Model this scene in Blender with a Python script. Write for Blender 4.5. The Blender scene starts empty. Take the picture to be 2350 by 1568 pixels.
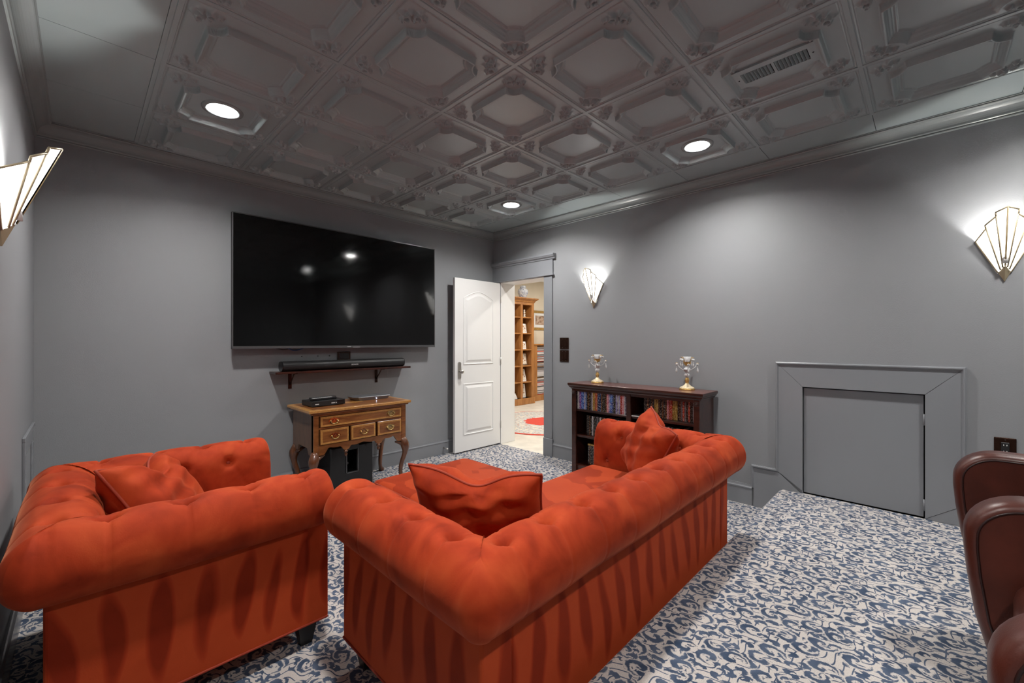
import bpy, bmesh, math, random
from mathutils import Vector, Matrix
R = math.radians
PI = math.pi
sc = bpy.context.scene
COL = sc.collection
random.seed(7)

# ------------------------------------------------------------------ camera, world, exposure
TILE = 0.6096
CAM = (-3.703, -3.971, 1.29)
cam = bpy.data.cameras.new('camera')
cam.sensor_width = 36.0
cam.lens = 36.0 * 971.4 / 2350.0
cam.clip_start = 0.02
cam_ob = bpy.data.objects.new('camera', cam)
COL.objects.link(cam_ob)
cam_ob.location = CAM
cam_ob.rotation_euler = (R(90), 0, R(-45.5))
sc.camera = cam_ob

world = bpy.data.worlds.new('world')
sc.world = world
world.use_nodes = True
world.node_tree.nodes['Background'].inputs[0].default_value = (0.8, 0.85, 0.9, 1)
world.node_tree.nodes['Background'].inputs[1].default_value = 0.05

sc.view_settings.view_transform = 'Standard'
sc.view_settings.look = 'None'
sc.view_settings.gamma = 1
sc.view_settings.use_curve_mapping = False
sc.view_settings.exposure = 1.15
sc.cycles.max_bounces = 5
sc.cycles.diffuse_bounces = 3
sc.cycles.glossy_bounces = 2
sc.cycles.transmission_bounces = 5
sc.cycles.adaptive_threshold = 0.05
sc.cycles.caustics_refractive = False
sc.cycles.caustics_reflective = False

DOWNLIGHT_L = 310.0      # radiance of the recessed lamp lenses
SCONCE_PANE = 2.2        # radiance of the lit sconce glass
SCONCE_BULB = 9.5        # watts inside each sconce
HALL_L = 330.0

ROOM_W = 3.91            # room spans x -3.91 .. 0, y -6.2 .. 0
ROOM_D = 6.2
CEIL = 2.66
def tx(a): return (a - 2.61) * TILE
def ty(b): return (b - 3.12) * TILE

# ------------------------------------------------------------------ helpers
def link(o, parent=None):
    COL.objects.link(o)
    if parent is not None:
        o.parent = parent
    return o

def tag(o, label=None, cat=None, group=None, kind=None):
    if label: o['label'] = label
    if cat: o['category'] = cat
    if group: o['group'] = group
    if kind: o['kind'] = kind
    return o

def thing(name, label, cat, loc=(0, 0, 0), rotz=0.0, group=None):
    o = bpy.data.objects.new(name, None)
    o.empty_display_size = 0.1
    link(o)
    o.location = loc
    o.rotation_euler = (0, 0, rotz)
    return tag(o, label, cat, group)

def obj(name, bm, mat, parent=None, smooth=False, loc=None, rot=None):
    me = bpy.data.meshes.new(name)
    bm.normal_update()
    bm.to_mesh(me)
    bm.free()
    return inst(name, me, mat, parent, smooth, loc, rot)

def inst(name, me, mat, parent=None, smooth=False, loc=None, rot=None):
    o = bpy.data.objects.new(name, me)
    if mat is not None and not me.materials:
        me.materials.append(mat)
    if smooth:
        me.polygons.foreach_set('use_smooth', [True] * len(me.polygons))
    link(o, parent)
    if loc is not None: o.location = loc
    if rot is not None: o.rotation_euler = rot
    return o

def struct(name, bm, mat, parent=None, smooth=False):
    o = obj(name, bm, mat, parent, smooth)
    if parent is None:
        o['kind'] = 'structure'
    return o

def NB(): return bmesh.new()

def box(bm, x0, x1, y0, y1, z0, z1, bev=0.0, seg=2):
    if x1 < x0: x0, x1 = x1, x0
    if y1 < y0: y0, y1 = y1, y0
    if z1 < z0: z0, z1 = z1, z0
    m = Matrix.Translation(((x0+x1)/2, (y0+y1)/2, (z0+z1)/2)) @ Matrix.Diagonal((x1-x0, y1-y0, z1-z0, 1))
    r = bmesh.ops.create_cube(bm, size=1, matrix=m)
    if bev > 0:
        es = list({e for v in r['verts'] for e in v.link_edges})
        bmesh.ops.bevel(bm, geom=es, offset=bev, segments=seg, affect='EDGES', profile=0.5)
    return bm

def bx(*a, **k): return box(NB(), *a, **k)

def poly_prism(bm, pts, axis, a0, a1):
    """extrude a 2D polygon along axis; pts are the other two coordinates in xyz order"""
    def P(p, a):
        if axis == 'x': return (a, p[0], p[1])
        if axis == 'y': return (p[0], a, p[1])
        return (p[0], p[1], a)
    A = [bm.verts.new(P(p, a0)) for p in pts]
    B = [bm.verts.new(P(p, a1)) for p in pts]
    n = len(pts)
    fs = [bm.faces.new(A), bm.faces.new(B[::-1])]
    for i in range(n):
        fs.append(bm.faces.new((A[i], B[i], B[(i+1) % n], A[(i+1) % n])))
    bmesh.ops.recalc_face_normals(bm, faces=fs)
    return bm

def lathe(bm, prof, seg=24, cx=0, cy=0, cz=0, cap=True):
    rings = []
    for r, z in prof:
        rings.append([bm.verts.new((cx + r*math.cos(2*PI*i/seg), cy + r*math.sin(2*PI*i/seg), cz + z)) for i in range(seg)])
    for A, B in zip(rings, rings[1:]):
        for i in range(seg):
            bm.faces.new((A[i], A[(i+1) % seg], B[(i+1) % seg], B[i]))
    if cap:
        if prof[0][0] > 1e-5: bm.faces.new(rings[0][::-1])
        if prof[-1][0] > 1e-5: bm.faces.new(rings[-1])
    return bm

def tube(bm, pts, rad, seg=10, caps=True, closed=False, flat=1.0):
    pts = [Vector(p) for p in pts]
    n = len(pts)
    if not hasattr(rad, '__len__'): rad = [rad]*n
    rings = []
    up = None
    for i, p in enumerate(pts):
        if closed: d = (pts[(i+1) % n] - pts[i-1])
        else: d = pts[min(i+1, n-1)] - pts[max(i-1, 0)]
        d.normalize()
        if up is None:
            up = Vector((0, 0, 1)) if abs(d.z) < 0.9 else Vector((1, 0, 0))
        s = d.cross(up)
        if s.length < 1e-6: s = d.orthogonal()
        s.normalize()
        up = s.cross(d).normalized()
        rings.append([bm.verts.new(p + rad[i]*(math.cos(2*PI*k/seg)*s + flat*math.sin(2*PI*k/seg)*up)) for k in range(seg)])
    m = n if closed else n-1
    fs = []
    for i in range(m):
        A, B = rings[i], rings[(i+1) % n]
        for k in range(seg):
            fs.append(bm.faces.new((A[k], A[(k+1) % seg], B[(k+1) % seg], B[k])))
    if caps and not closed:
        fs.append(bm.faces.new(rings[0][::-1])); fs.append(bm.faces.new(rings[-1]))
    bmesh.ops.recalc_face_normals(bm, faces=fs)
    return bm

def sphere(bm, c, r, u=12, v=8, sx=1, sy=1, sz=1):
    m = Matrix.Translation(c) @ Matrix.Diagonal((sx, sy, sz, 1))
    bmesh.ops.create_uvsphere(bm, u_segments=u, v_segments=v, radius=r, matrix=m)
    return bm

def cyl(bm, c, r, h, seg=20, axis='z', r2=None):
    m = Matrix.Translation(c)
    if axis == 'x': m = m @ Matrix.Rotation(R(90), 4, 'Y')
    if axis == 'y': m = m @ Matrix.Rotation(R(90), 4, 'X')
    bmesh.ops.create_cone(bm, cap_ends=True, segments=seg, radius1=r, radius2=r if r2 is None else r2, depth=h, matrix=m)
    return bm

def run(bm, prof, p0, p1, inward, m0=0.0, m1=0.0):
    """extrude profile [(d, z)] (d away from the wall) from p0 to p1 (xy); ends mitred by m*d"""
    p0 = Vector((p0[0], p0[1], 0)); p1 = Vector((p1[0], p1[1], 0))
    t = (p1-p0).normalized(); n = Vector((inward[0], inward[1], 0))
    A = [bm.verts.new(p0 + n*d + t*(m0*d) + Vector((0, 0, z))) for d, z in prof]
    B = [bm.verts.new(p1 + n*d - t*(m1*d) + Vector((0, 0, z))) for d, z in prof]
    k = len(prof)
    fs = [bm.faces.new(A), bm.faces.new(B[::-1])]
    for i in range(k):
        fs.append(bm.faces.new((A[i], B[i], B[(i+1) % k], A[(i+1) % k])))
    bmesh.ops.recalc_face_normals(bm, faces=fs)
    return bm

def ring_sweep(bm, poly, prof, to3d, cap=False):
    """sweep profile [(inward offset, height)] round a closed 2D polygon (ccw)"""
    n = len(poly)
    P = [Vector(p) for p in poly]
    mit = []
    for i in range(n):
        a = (P[i]-P[i-1]).normalized(); b = (P[(i+1) % n]-P[i]).normalized()
        na = Vector((-a.y, a.x)); nb = Vector((-b.y, b.x))
        m = na+nb
        m = m / max(0.25, (1+na.dot(nb)))
        mit.append(m)
    rings = [[bm.verts.new(to3d(P[i]+mit[i]*o, h)) for i in range(n)] for o, h in prof]
    fs = []
    for A, B in zip(rings, rings[1:]):
        for i in range(n):
            fs.append(bm.faces.new((A[i], A[(i+1) % n], B[(i+1) % n], B[i])))
    if cap: fs.append(bm.faces.new(rings[-1]))
    bmesh.ops.recalc_face_normals(bm, faces=fs)
    return bm

# ------------------------------------------------------------------ materials
MATS = {}
def newmat(name):
    m = bpy.data.materials.new(name)
    m.use_nodes = True
    MATS[name] = m
    nt = m.node_tree
    return m, nt, nt.nodes['Principled BSDF']

def N(nt, typ, **kw):
    n = nt.nodes.new(typ)
    for k, v in kw.items():
        if k == 'inp':
            for i, val in v.items(): n.inputs[i].default_value = val
        else: setattr(n, k, v)
    return n

def L(nt, a, b): nt.links.new(a, b)

def srgb(r, g, b):
    f = lambda c: (c/255/12.92) if c/255 <= 0.04045 else ((c/255+0.055)/1.055)**2.4
    return (f(r), f(g), f(b), 1)

def math_(nt, op, a, b=None, c=None):
    n = nt.nodes.new('ShaderNodeMath'); n.operation = op
    for i, v in enumerate((a, b, c)):
        if v is None: continue
        if isinstance(v, (int, float)): n.inputs[i].default_value = v
        else: nt.links.new(v, n.inputs[i])
    return n.outputs[0]

def ramp(nt, fac, stops, interp='LINEAR'):
    n = nt.nodes.new('ShaderNodeValToRGB')
    n.color_ramp.interpolation = interp
    while len(n.color_ramp.elements) < len(stops): n.color_ramp.elements.new(0.5)
    for e, (p, c) in zip(n.color_ramp.elements, stops):
        e.position = p; e.color = c
    nt.links.new(fac, n.inputs[0])
    return n.outputs[0]

def bump(nt, bsdf, h, strength=0.2, dist=0.01):
    b = nt.nodes.new('ShaderNodeBump')
    b.inputs['Strength'].default_value = strength
    b.inputs['Distance'].default_value = dist
    nt.links.new(h, b.inputs['Height'])
    nt.links.new(b.outputs[0], bsdf.inputs['Normal'])

def coords(nt, scale=(1, 1, 1), rot=(0, 0, 0), src='Object'):
    tc = nt.nodes.new('ShaderNodeTexCoord')
    mp = nt.nodes.new('ShaderNodeMapping')
    mp.inputs['Scale'].default_value = scale
    mp.inputs['Rotation'].default_value = rot
    nt.links.new(tc.outputs[src], mp.inputs[0])
    return mp.outputs[0]

def plain(name, col, rough=0.5, metal=0.0, nscale=0, namp=0.0, bumps=0.0, bscale=200, **kw):
    m, nt, b = newmat(name)
    b.inputs['Base Color'].default_value = col
    b.inputs['Roughness'].default_value = rough
    b.inputs['Metallic'].default_value = metal
    for k, v in kw.items(): b.inputs[k.replace('_', ' ')].default_value = v
    if nscale:
        co = coords(nt)
        n = N(nt, 'ShaderNodeTexNoise', inp={'Scale': nscale, 'Detail': 4})
        L(nt, co, n.inputs['Vector'])
        lo = tuple(max(0, c*(1-namp)) for c in col[:3]) + (1,)
        hi = tuple(min(1, c*(1+namp)) for c in col[:3]) + (1,)
        L(nt, ramp(nt, n.outputs[0], [(0.3, lo), (0.7, hi)]), b.inputs['Base Color'])
    if bumps:
        co = coords(nt)
        n = N(nt, 'ShaderNodeTexNoise', inp={'Scale': bscale, 'Detail': 3})
        L(nt, co, n.inputs['Vector'])
        bump(nt, b, n.outputs[0], bumps, 0.002)
    return m

def emit(name, col, strength):
    m, nt, b = newmat(name)
    b.inputs['Base Color'].default_value = col
    b.inputs['Emission Color'].default_value = col
    b.inputs['Emission Strength'].default_value = strength
    b.inputs['Roughness'].default_value = 0.4
    return m

def wood(name, dark, light, scale=(30, 3, 30), rough=0.3, rot=(0, 0, 0), coat=0.3):
    m, nt, b = newmat(name)
    co = coords(nt, scale, rot)
    n1 = N(nt, 'ShaderNodeTexNoise', inp={'Scale': 1.0, 'Detail': 5, 'Distortion': 1.2})
    L(nt, co, n1.inputs['Vector'])
    co2 = coords(nt, tuple(s*4 for s in scale), rot)
    n2 = N(nt, 'ShaderNodeTexNoise', inp={'Scale': 1.0, 'Detail': 3})
    L(nt, co2, n2.inputs['Vector'])
    mix = math_(nt, 'ADD', math_(nt, 'MULTIPLY', n1.outputs[0], 0.7), math_(nt, 'MULTIPLY', n2.outputs[0], 0.3))
    L(nt, ramp(nt, mix, [(0.35, dark), (0.65, light)]), b.inputs['Base Color'])
    b.inputs['Roughness'].default_value = rough
    b.inputs['Coat Weight'].default_value = coat
    b.inputs['Coat Roughness'].default_value = 0.12
    return m

def velvet(name, mode):
    m, nt, b = newmat(name)
    dark = (0.200, 0.0150, 0.0025, 1); mid = (0.345, 0.0345, 0.0075, 1); lite = (0.450, 0.062, 0.0150, 1)
    co = coords(nt, src='Object')
    if mode == 'panel':                # brushed upright nap marks on the flat panels
        tc = N(nt, 'ShaderNodeTexCoord')
        sp = N(nt, 'ShaderNodeSeparateXYZ'); L(nt, tc.outputs['Object'], sp.inputs[0])
        s = math_(nt, 'ADD', sp.outputs[0], sp.outputs[1])
        cb = N(nt, 'ShaderNodeCombineXYZ'); L(nt, s, cb.inputs[0]); L(nt, math_(nt, 'MULTIPLY', sp.outputs[2], 1.0), cb.inputs[2])
        nz = N(nt, 'ShaderNodeTexNoise', inp={'Scale': 1.3, 'Detail': 1.0}); L(nt, cb.outputs[0], nz.inputs['Vector'])
        ph = math_(nt, 'ADD', math_(nt, 'MULTIPLY', s, 50.0), math_(nt, 'MULTIPLY', nz.outputs[0], 16.0))
        ph = math_(nt, 'ADD', ph, math_(nt, 'MULTIPLY', math_(nt, 'MULTIPLY', sp.outputs[2], sp.outputs[2]), 7.0))
        w = math_(nt, 'SINE', ph)
        cbv = N(nt, 'ShaderNodeCombineXYZ'); L(nt, math_(nt, 'MULTIPLY', s, 7.0), cbv.inputs[0]); L(nt, math_(nt, 'MULTIPLY', sp.outputs[2], 2.0), cbv.inputs[1])
        vary = N(nt, 'ShaderNodeTexNoise', inp={'Scale': 1.0, 'Detail': 2.0}); L(nt, cbv.outputs[0], vary.inputs['Vector'])
        zc = math_(nt, 'ABSOLUTE', math_(nt, 'SUBTRACT', sp.outputs[2], 0.33))
        w = math_(nt, 'SUBTRACT', math_(nt, 'ADD', w, math_(nt, 'MULTIPLY', math_(nt, 'SUBTRACT', vary.outputs[0], 0.5), 3.0)), math_(nt, 'MULTIPLY', math_(nt, 'MULTIPLY', zc, zc), 40.0))
        fac = N(nt, 'ShaderNodeMapRange', inp={1: -0.40, 2: 0.45, 3: 1.0, 4: 0.0}); L(nt, w, fac.inputs[0])
        soft = N(nt, 'ShaderNodeTexNoise', inp={'Scale': 6.0, 'Detail': 3.0}); L(nt, co, soft.inputs['Vector'])
        f = math_(nt, 'ADD', math_(nt, 'MULTIPLY', fac.outputs[0], 0.62), math_(nt, 'MULTIPLY', soft.outputs[0], 0.42))
        col = ramp(nt, f, [(0.1, dark), (0.55, mid), (0.95, lite)])
    elif mode == 'seat':               # triangular nap marks
        v = N(nt, 'ShaderNodeTexVoronoi', inp={'Scale': 6.5}); v.distance = 'MANHATTAN'
        L(nt, coords(nt, (1, 1, 0.2), (0, 0, 0.6)), v.inputs['Vector'])
        sp = N(nt, 'ShaderNodeSeparateColor'); L(nt, v.outputs['Color'], sp.inputs[0])
        nz = N(nt, 'ShaderNodeTexNoise', inp={'Scale': 4.0, 'Detail': 2.0}); L(nt, co, nz.inputs['Vector'])
        f = math_(nt, 'ADD', math_(nt, 'MULTIPLY', math_(nt, 'GREATER_THAN', sp.outputs[0], 0.62), -0.35), math_(nt, 'ADD', 0.45, math_(nt, 'MULTIPLY', nz.outputs[0], 0.5)))
        col = ramp(nt, f, [(0.1, dark), (0.5, mid), (0.95, lite)])
    else:
        nz = N(nt, 'ShaderNodeTexNoise', inp={'Scale': 7.0, 'Detail': 4.0, 'Distortion': 0.6}); L(nt, co, nz.inputs['Vector'])
        col = ramp(nt, nz.outputs[0], [(0.25, dark), (0.48, mid), (0.75, lite)])
    L(nt, col, b.inputs['Base Color'])
    b.inputs['Roughness'].default_value = 0.75
    b.inputs['Specular IOR Level'].default_value = 0.15
    b.inputs['Sheen Weight'].default_value = 0.22
    b.inputs['Sheen Roughness'].default_value = 0.35
    b.inputs['Sheen Tint'].default_value = (1.0, 0.38, 0.20, 1)
    fine = N(nt, 'ShaderNodeTexNoise', inp={'Scale': 220.0, 'Detail': 3.0}); L(nt, co, fine.inputs['Vector'])
    bump(nt, b, fine.outputs[0], 0.12, 0.002)
    return m

def carpet():
    m, nt, b = newmat('carpet')
    tc = N(nt, 'ShaderNodeTexCoord')
    sep = N(nt, 'ShaderNodeSeparateXYZ'); L(nt, tc.outputs['Object'], sep.inputs[0])
    # the pattern runs over the step riser as well: unroll z into y
    cb = N(nt, 'ShaderNodeCombineXYZ')
    L(nt, sep.outputs[0], cb.inputs[0])
    L(nt, math_(nt, 'SUBTRACT', sep.outputs[1], sep.outputs[2]), cb.inputs[1])
    def warped(vec, scale, amt):
        w = N(nt, 'ShaderNodeTexNoise', inp={'Scale': scale, 'Detail': 1.0}); L(nt, vec, w.inputs['Vector'])
        wv = N(nt, 'ShaderNodeVectorMath', operation='SUBTRACT'); L(nt, w.outputs['Color'], wv.inputs[0]); wv.inputs[1].default_value = (0.5, 0.5, 0.5)
        ws = N(nt, 'ShaderNodeVectorMath', operation='SCALE'); L(nt, wv.outputs[0], ws.inputs[0]); ws.inputs['Scale'].default_value = amt
        P = N(nt, 'ShaderNodeVectorMath', operation='ADD'); L(nt, vec, P.inputs[0]); L(nt, ws.outputs[0], P.inputs[1])
        return P.outputs[0]
    P0 = warped(cb.outputs[0], 7.0, 0.035)
    P1 = warped(P0, 60.0, 0.016)                       # ragged leaf edges
    def cells(vec, cell, stretch, ang, rnd, base, spread, off=(0, 0, 0)):
        mp = N(nt, 'ShaderNodeMapping'); mp.inputs['Rotation'].default_value = (0, 0, ang)
        mp.inputs['Scale'].default_value = (1/cell, stretch/cell, 0); mp.inputs['Location'].default_value = off
        L(nt, vec, mp.inputs[0])
        v = N(nt, 'ShaderNodeTexVoronoi', inp={'Scale': 1.0, 'Randomness': rnd}); v.voronoi_dimensions = '2D'
        L(nt, mp.outputs[0], v.inputs['Vector'])
        d = N(nt, 'ShaderNodeVectorMath', operation='SUBTRACT'); L(nt, mp.outputs[0], d.inputs[0]); L(nt, v.outputs['Position'], d.inputs[1])
        sp = N(nt, 'ShaderNodeSeparateXYZ'); L(nt, d.outputs[0], sp.inputs[0])
        rc = N(nt, 'ShaderNodeSeparateColor'); L(nt, v.outputs['Color'], rc.inputs[0])
        a = math_(nt, 'ADD', base, math_(nt, 'MULTIPLY', math_(nt, 'SUBTRACT', rc.outputs[1], 0.5), spread))
        ca = math_(nt, 'COSINE', a); sa = math_(nt, 'SINE', a)
        flip = math_(nt, 'SUBTRACT', math_(nt, 'MULTIPLY', math_(nt, 'GREATER_THAN', rc.outputs[0], 0.45), 2.0), 1.0)
        x = math_(nt, 'SUBTRACT', math_(nt, 'MULTIPLY', sp.outputs[0], ca), math_(nt, 'MULTIPLY', sp.outputs[1], sa))
        y = math_(nt, 'ADD', math_(nt, 'MULTIPLY', sp.outputs[0], sa), math_(nt, 'MULTIPLY', sp.outputs[1], ca))
        return x, math_(nt, 'MULTIPLY', y, flip), rc.outputs[2]
    def hyp(x, y, cx=0, cy=0, sx=1.0, sy=1.0):
        dx = math_(nt, 'MULTIPLY', math_(nt, 'SUBTRACT', x, cx), sx); dy = math_(nt, 'MULTIPLY', math_(nt, 'SUBTRACT', y, cy), sy)
        return math_(nt, 'SQRT', math_(nt, 'ADD', math_(nt, 'MULTIPLY', dx, dx), math_(nt, 'MULTIPLY', dy, dy)))
    def scroll(x, y):
        """tapering spiral leaf: positive inside the blue"""
        r = hyp(x, y)
        th = math_(nt, 'ARCTAN2', y, x)
        th = math_(nt, 'ADD', th, math_(nt, 'MULTIPLY', math_(nt, 'LESS_THAN', th, 0.0), 2*PI))
        rho = math_(nt, 'ADD', 0.07, math_(nt, 'MULTIPLY', th, 0.058))
        wid = math_(nt, 'ADD', 0.030, math_(nt, 'MULTIPLY', math_(nt, 'SINE', math_(nt, 'MULTIPLY', th, 0.52)), 0.100))
        arm = math_(nt, 'SUBTRACT', wid, math_(nt, 'ABSOLUTE', math_(nt, 'SUBTRACT', r, rho)))
        bead = math_(nt, 'SUBTRACT', 0.055, hyp(x, y, 0.02, -0.01))
        return math_(nt, 'MAXIMUM', arm, bead)
    x1, y1, r1 = cells(P1, 0.084, 0.80, R(28), 0.70, 0.5, 3.6)
    A = scroll(x1, y1)
    x2, y2, r2 = cells(P1, 0.036, 0.66, R(50), 0.85, 2.4, 2.6, (0.37, 0.61, 0))
    B = math_(nt, 'MINIMUM', math_(nt, 'SUBTRACT', 0.46, hyp(x2, y2, 0, 0, 1.0, 1.2)), math_(nt, 'SUBTRACT', hyp(x2, y2, 0.20, 0.16), 0.20))
    # stems: long thin S-lines sweeping through
    sp0 = N(nt, 'ShaderNodeSeparateXYZ'); L(nt, P0, sp0.inputs[0])
    u = math_(nt, 'ADD', math_(nt, 'MULTIPLY', sp0.outputs[0], 0.55), math_(nt, 'MULTIPLY', sp0.outputs[1], 0.83))
    w = math_(nt, 'SUBTRACT', math_(nt, 'MULTIPLY', sp0.outputs[0], 0.83), math_(nt, 'MULTIPLY', sp0.outputs[1], 0.55))
    st = math_(nt, 'SINE', math_(nt, 'ADD', math_(nt, 'MULTIPLY', u, 92.0), math_(nt, 'MULTIPLY', math_(nt, 'SINE', math_(nt, 'MULTIPLY', w, 46.0)), 1.9)))
    S = math_(nt, 'SUBTRACT', 0.26, math_(nt, 'ABSOLUTE', st))
    # small leaves only in the gaps left by the large scrolls
    gap = math_(nt, 'SUBTRACT', -0.060, A)
    B = math_(nt, 'MINIMUM', B, gap)
    S = math_(nt, 'MINIMUM', math_(nt, 'MULTIPLY', S, 0.45), math_(nt, 'SUBTRACT', gap, 0.0))
    a = math_(nt, 'MAXIMUM', A, math_(nt, 'MAXIMUM', B, S))
    fz = N(nt, 'ShaderNodeTexNoise', inp={'Scale': 330.0, 'Detail': 2.0}); L(nt, cb.outputs[0], fz.inputs['Vector'])
    a = math_(nt, 'ADD', a, math_(nt, 'MULTIPLY', math_(nt, 'SUBTRACT', fz.outputs[0], 0.5), 0.10))
    mask = N(nt, 'ShaderNodeMapRange', inp={1: -0.012, 2: 0.030, 3: 0.0, 4: 1.0}); L(nt, a, mask.inputs[0])
    tone = N(nt, 'ShaderNodeTexNoise', inp={'Scale': 14.0, 'Detail': 2.0}); L(nt, cb.outputs[0], tone.inputs['Vector'])
    blue = ramp(nt, tone.outputs[0], [(0.35, (0.032, 0.056, 0.104, 1)), (0.65, (0.085, 0.117, 0.178, 1))])
    loops = N(nt, 'ShaderNodeTexNoise', inp={'Scale': 420.0, 'Detail': 2.0}); L(nt, cb.outputs[0], loops.inputs['Vector'])
    cream = ramp(nt, loops.outputs[0], [(0.3, (0.44, 0.40, 0.37, 1)), (0.7, (0.68, 0.635, 0.60, 1))])
    mx = N(nt, 'ShaderNodeMix', data_type='RGBA')
    L(nt, mask.outputs[0], mx.inputs['Factor']); L(nt, cream, mx.inputs['A']); L(nt, blue, mx.inputs['B'])
    L(nt, mx.outputs['Result'], b.inputs['Base Color'])
    b.inputs['Roughness'].default_value = 0.95
    b.inputs['Specular IOR Level'].default_value = 0.05
    b.inputs['Sheen Weight'].default_value = 0.15
    bump(nt, b, loops.outputs[0], 0.5, 0.004)
    return m

def rug_mat():
    m, nt, b = newmat('round_rug')
    tc = N(nt, 'ShaderNodeTexCoord')
    ln = N(nt, 'ShaderNodeVectorMath', operation='LENGTH'); L(nt, tc.outputs['Object'], ln.inputs[0])
    v = N(nt, 'ShaderNodeTexVoronoi', inp={'Scale': 22.0}); L(nt, tc.outputs['Object'], v.inputs['Vector'])
    body = ramp(nt, v.outputs['Distance'], [(0.15, srgb(150, 60, 45)), (0.3, srgb(200, 188, 170)), (0.5, srgb(150, 160, 170)), (0.7, srgb(205, 195, 178))])
    nz = N(nt, 'ShaderNodeTexNoise', inp={'Scale': 9.0}); L(nt, tc.outputs['Object'], nz.inputs['Vector'])
    r = math_(nt, 'ADD', ln.outputs['Value'], math_(nt, 'MULTIPLY', math_(nt, 'SUBTRACT', nz.outputs[0], 0.5), 0.16))
    red = (0.52, 0.05, 0.03, 1)
    mid = N(nt, 'ShaderNodeMix', data_type='RGBA'); mid.inputs['A'].default_value = red
    L(nt, math_(nt, 'GREATER_THAN', r, 0.34), mid.inputs['Factor']); L(nt, body, mid.inputs['B'])
    out = N(nt, 'ShaderNodeMix', data_type='RGBA'); out.inputs['B'].default_value = red
    L(nt, math_(nt, 'GREATER_THAN', ln.outputs['Value'], 0.965), out.inputs['Factor']); L(nt, mid.outputs['Result'], out.inputs['A'])
    L(nt, out.outputs['Result'], b.inputs['Base Color'])
    b.inputs['Roughness'].default_value = 0.95
    return m

def spine_mat(name, a, bcol, c):
    """printed case spine: title blocks along the height"""
    m, nt, b = newmat(name)
    tc = N(nt, 'ShaderNodeTexCoord')
    inf = N(nt, 'ShaderNodeObjectInfo')
    sp = N(nt, 'ShaderNodeSeparateXYZ'); L(nt, tc.outputs['Object'], sp.inputs[0])
    cb = N(nt, 'ShaderNodeCombineXYZ')
    L(nt, math_(nt, 'MULTIPLY', inf.outputs['Random'], 90.0), cb.inputs[0])
    L(nt, math_(nt, 'MULTIPLY', sp.outputs[2], 26.0), cb.inputs[1])
    L(nt, math_(nt, 'MULTIPLY', sp.outputs[1], 60.0), cb.inputs[2])
    n = N(nt, 'ShaderNodeTexNoise', inp={'Scale': 1.0, 'Detail': 2.0}); L(nt, cb.outputs[0], n.inputs['Vector'])
    cb2 = N(nt, 'ShaderNodeCombineXYZ')
    L(nt, math_(nt, 'MULTIPLY', inf.outputs['Random'], 50.0), cb2.inputs[0])
    L(nt, math_(nt, 'MULTIPLY', sp.outputs[2], 120.0), cb2.inputs[1])
    L(nt, math_(nt, 'MULTIPLY', sp.outputs[1], 300.0), cb2.inputs[2])
    n2 = N(nt, 'ShaderNodeTexNoise', inp={'Scale': 1.0, 'Detail': 1.0}); L(nt, cb2.outputs[0], n2.inputs['Vector'])
    col = ramp(nt, n.outputs[0], [(0.40, a), (0.46, a), (0.56, bcol), (0.7, bcol)])
    mx = N(nt, 'ShaderNodeMix', data_type='RGBA'); mx.inputs['B'].default_value = c
    L(nt, math_(nt, 'GREATER_THAN', n2.outputs[0], 0.60), mx.inputs['Factor']); L(nt, col, mx.inputs['A'])
    L(nt, mx.outputs['Result'], b.inputs['Base Color'])
    b.inputs['Roughness'].default_value = 0.25
    return m

M = {}
M['wall'] = plain('grey_wall_paint', (0.264, 0.273, 0.286, 1), 0.55, bumps=0.25, bscale=160)
M['trim'] = plain('grey_trim_paint', (0.235, 0.245, 0.264, 1), 0.24)
M['ceil'] = plain('grey_ceiling_paint', (0.318, 0.368, 0.374, 1), 0.33, bumps=0.02, bscale=60, Specular_IOR_Level=0.65)
M['crown'] = plain('grey_crown_paint', (0.255, 0.280, 0.284, 1), 0.26)
M['carpet'] = carpet()
M['white'] = plain('white_door_paint', (0.80, 0.80, 0.79, 1), 0.4)
M['cream'] = plain('cream_wall_paint', (0.66, 0.58, 0.46, 1), 0.7, nscale=3, namp=0.05)
M['stonefloor'] = plain('pale_stone_floor', (0.66, 0.62, 0.54, 1), 0.35, nscale=5, namp=0.14)
M['black'] = plain('black_plastic', (0.012, 0.012, 0.013, 1), 0.45)
M['blackgloss'] = plain('black_gloss', (0.008, 0.008, 0.009, 1), 0.18)
M['screen'] = plain('dark_glass_screen', (0.0030, 0.0030, 0.0031, 1), 0.07, Specular_IOR_Level=0.35)
M['bezel'] = plain('dark_grey_bezel', (0.13, 0.13, 0.135, 1), 0.35, 0.6)
M['greymetal'] = plain('grey_player_metal', (0.17, 0.175, 0.19, 1), 0.35, 0.5)
M['bar'] = plain('soundbar_mesh', (0.018, 0.018, 0.019, 1), 0.38, 0.3, bumps=0.3, bscale=700)
M['whiteprint'] = plain('white_print', (0.6, 0.6, 0.6, 1), 0.5)
M['blueprint'] = plain('blue_cable', (0.02, 0.09, 0.3, 1), 0.4)
M['velvet'] = velvet('red_velvet', 'roll')
M['velvet_panel'] = velvet('red_velvet_panel', 'panel')
M['velvet_seat'] = velvet('red_velvet_seat', 'seat')
M['button'] = plain('red_velvet_button', (0.29, 0.029, 0.007, 1), 0.8)
M['piping'] = plain('red_velvet_piping', (0.29, 0.029, 0.007, 1), 0.75)
M['darkleg'] = plain('black_stained_wood', (0.010, 0.008, 0.007, 1), 0.4)
M['walnut'] = wood('walnut_veneer', (0.150, 0.045, 0.012, 1), (0.300, 0.115, 0.032, 1), (6, 30, 30), 0.28)
M['walnutleg'] = wood('walnut_leg', (0.080, 0.028, 0.012, 1), (0.160, 0.060, 0.026, 1), (20, 20, 4), 0.22, coat=0.5)
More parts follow.
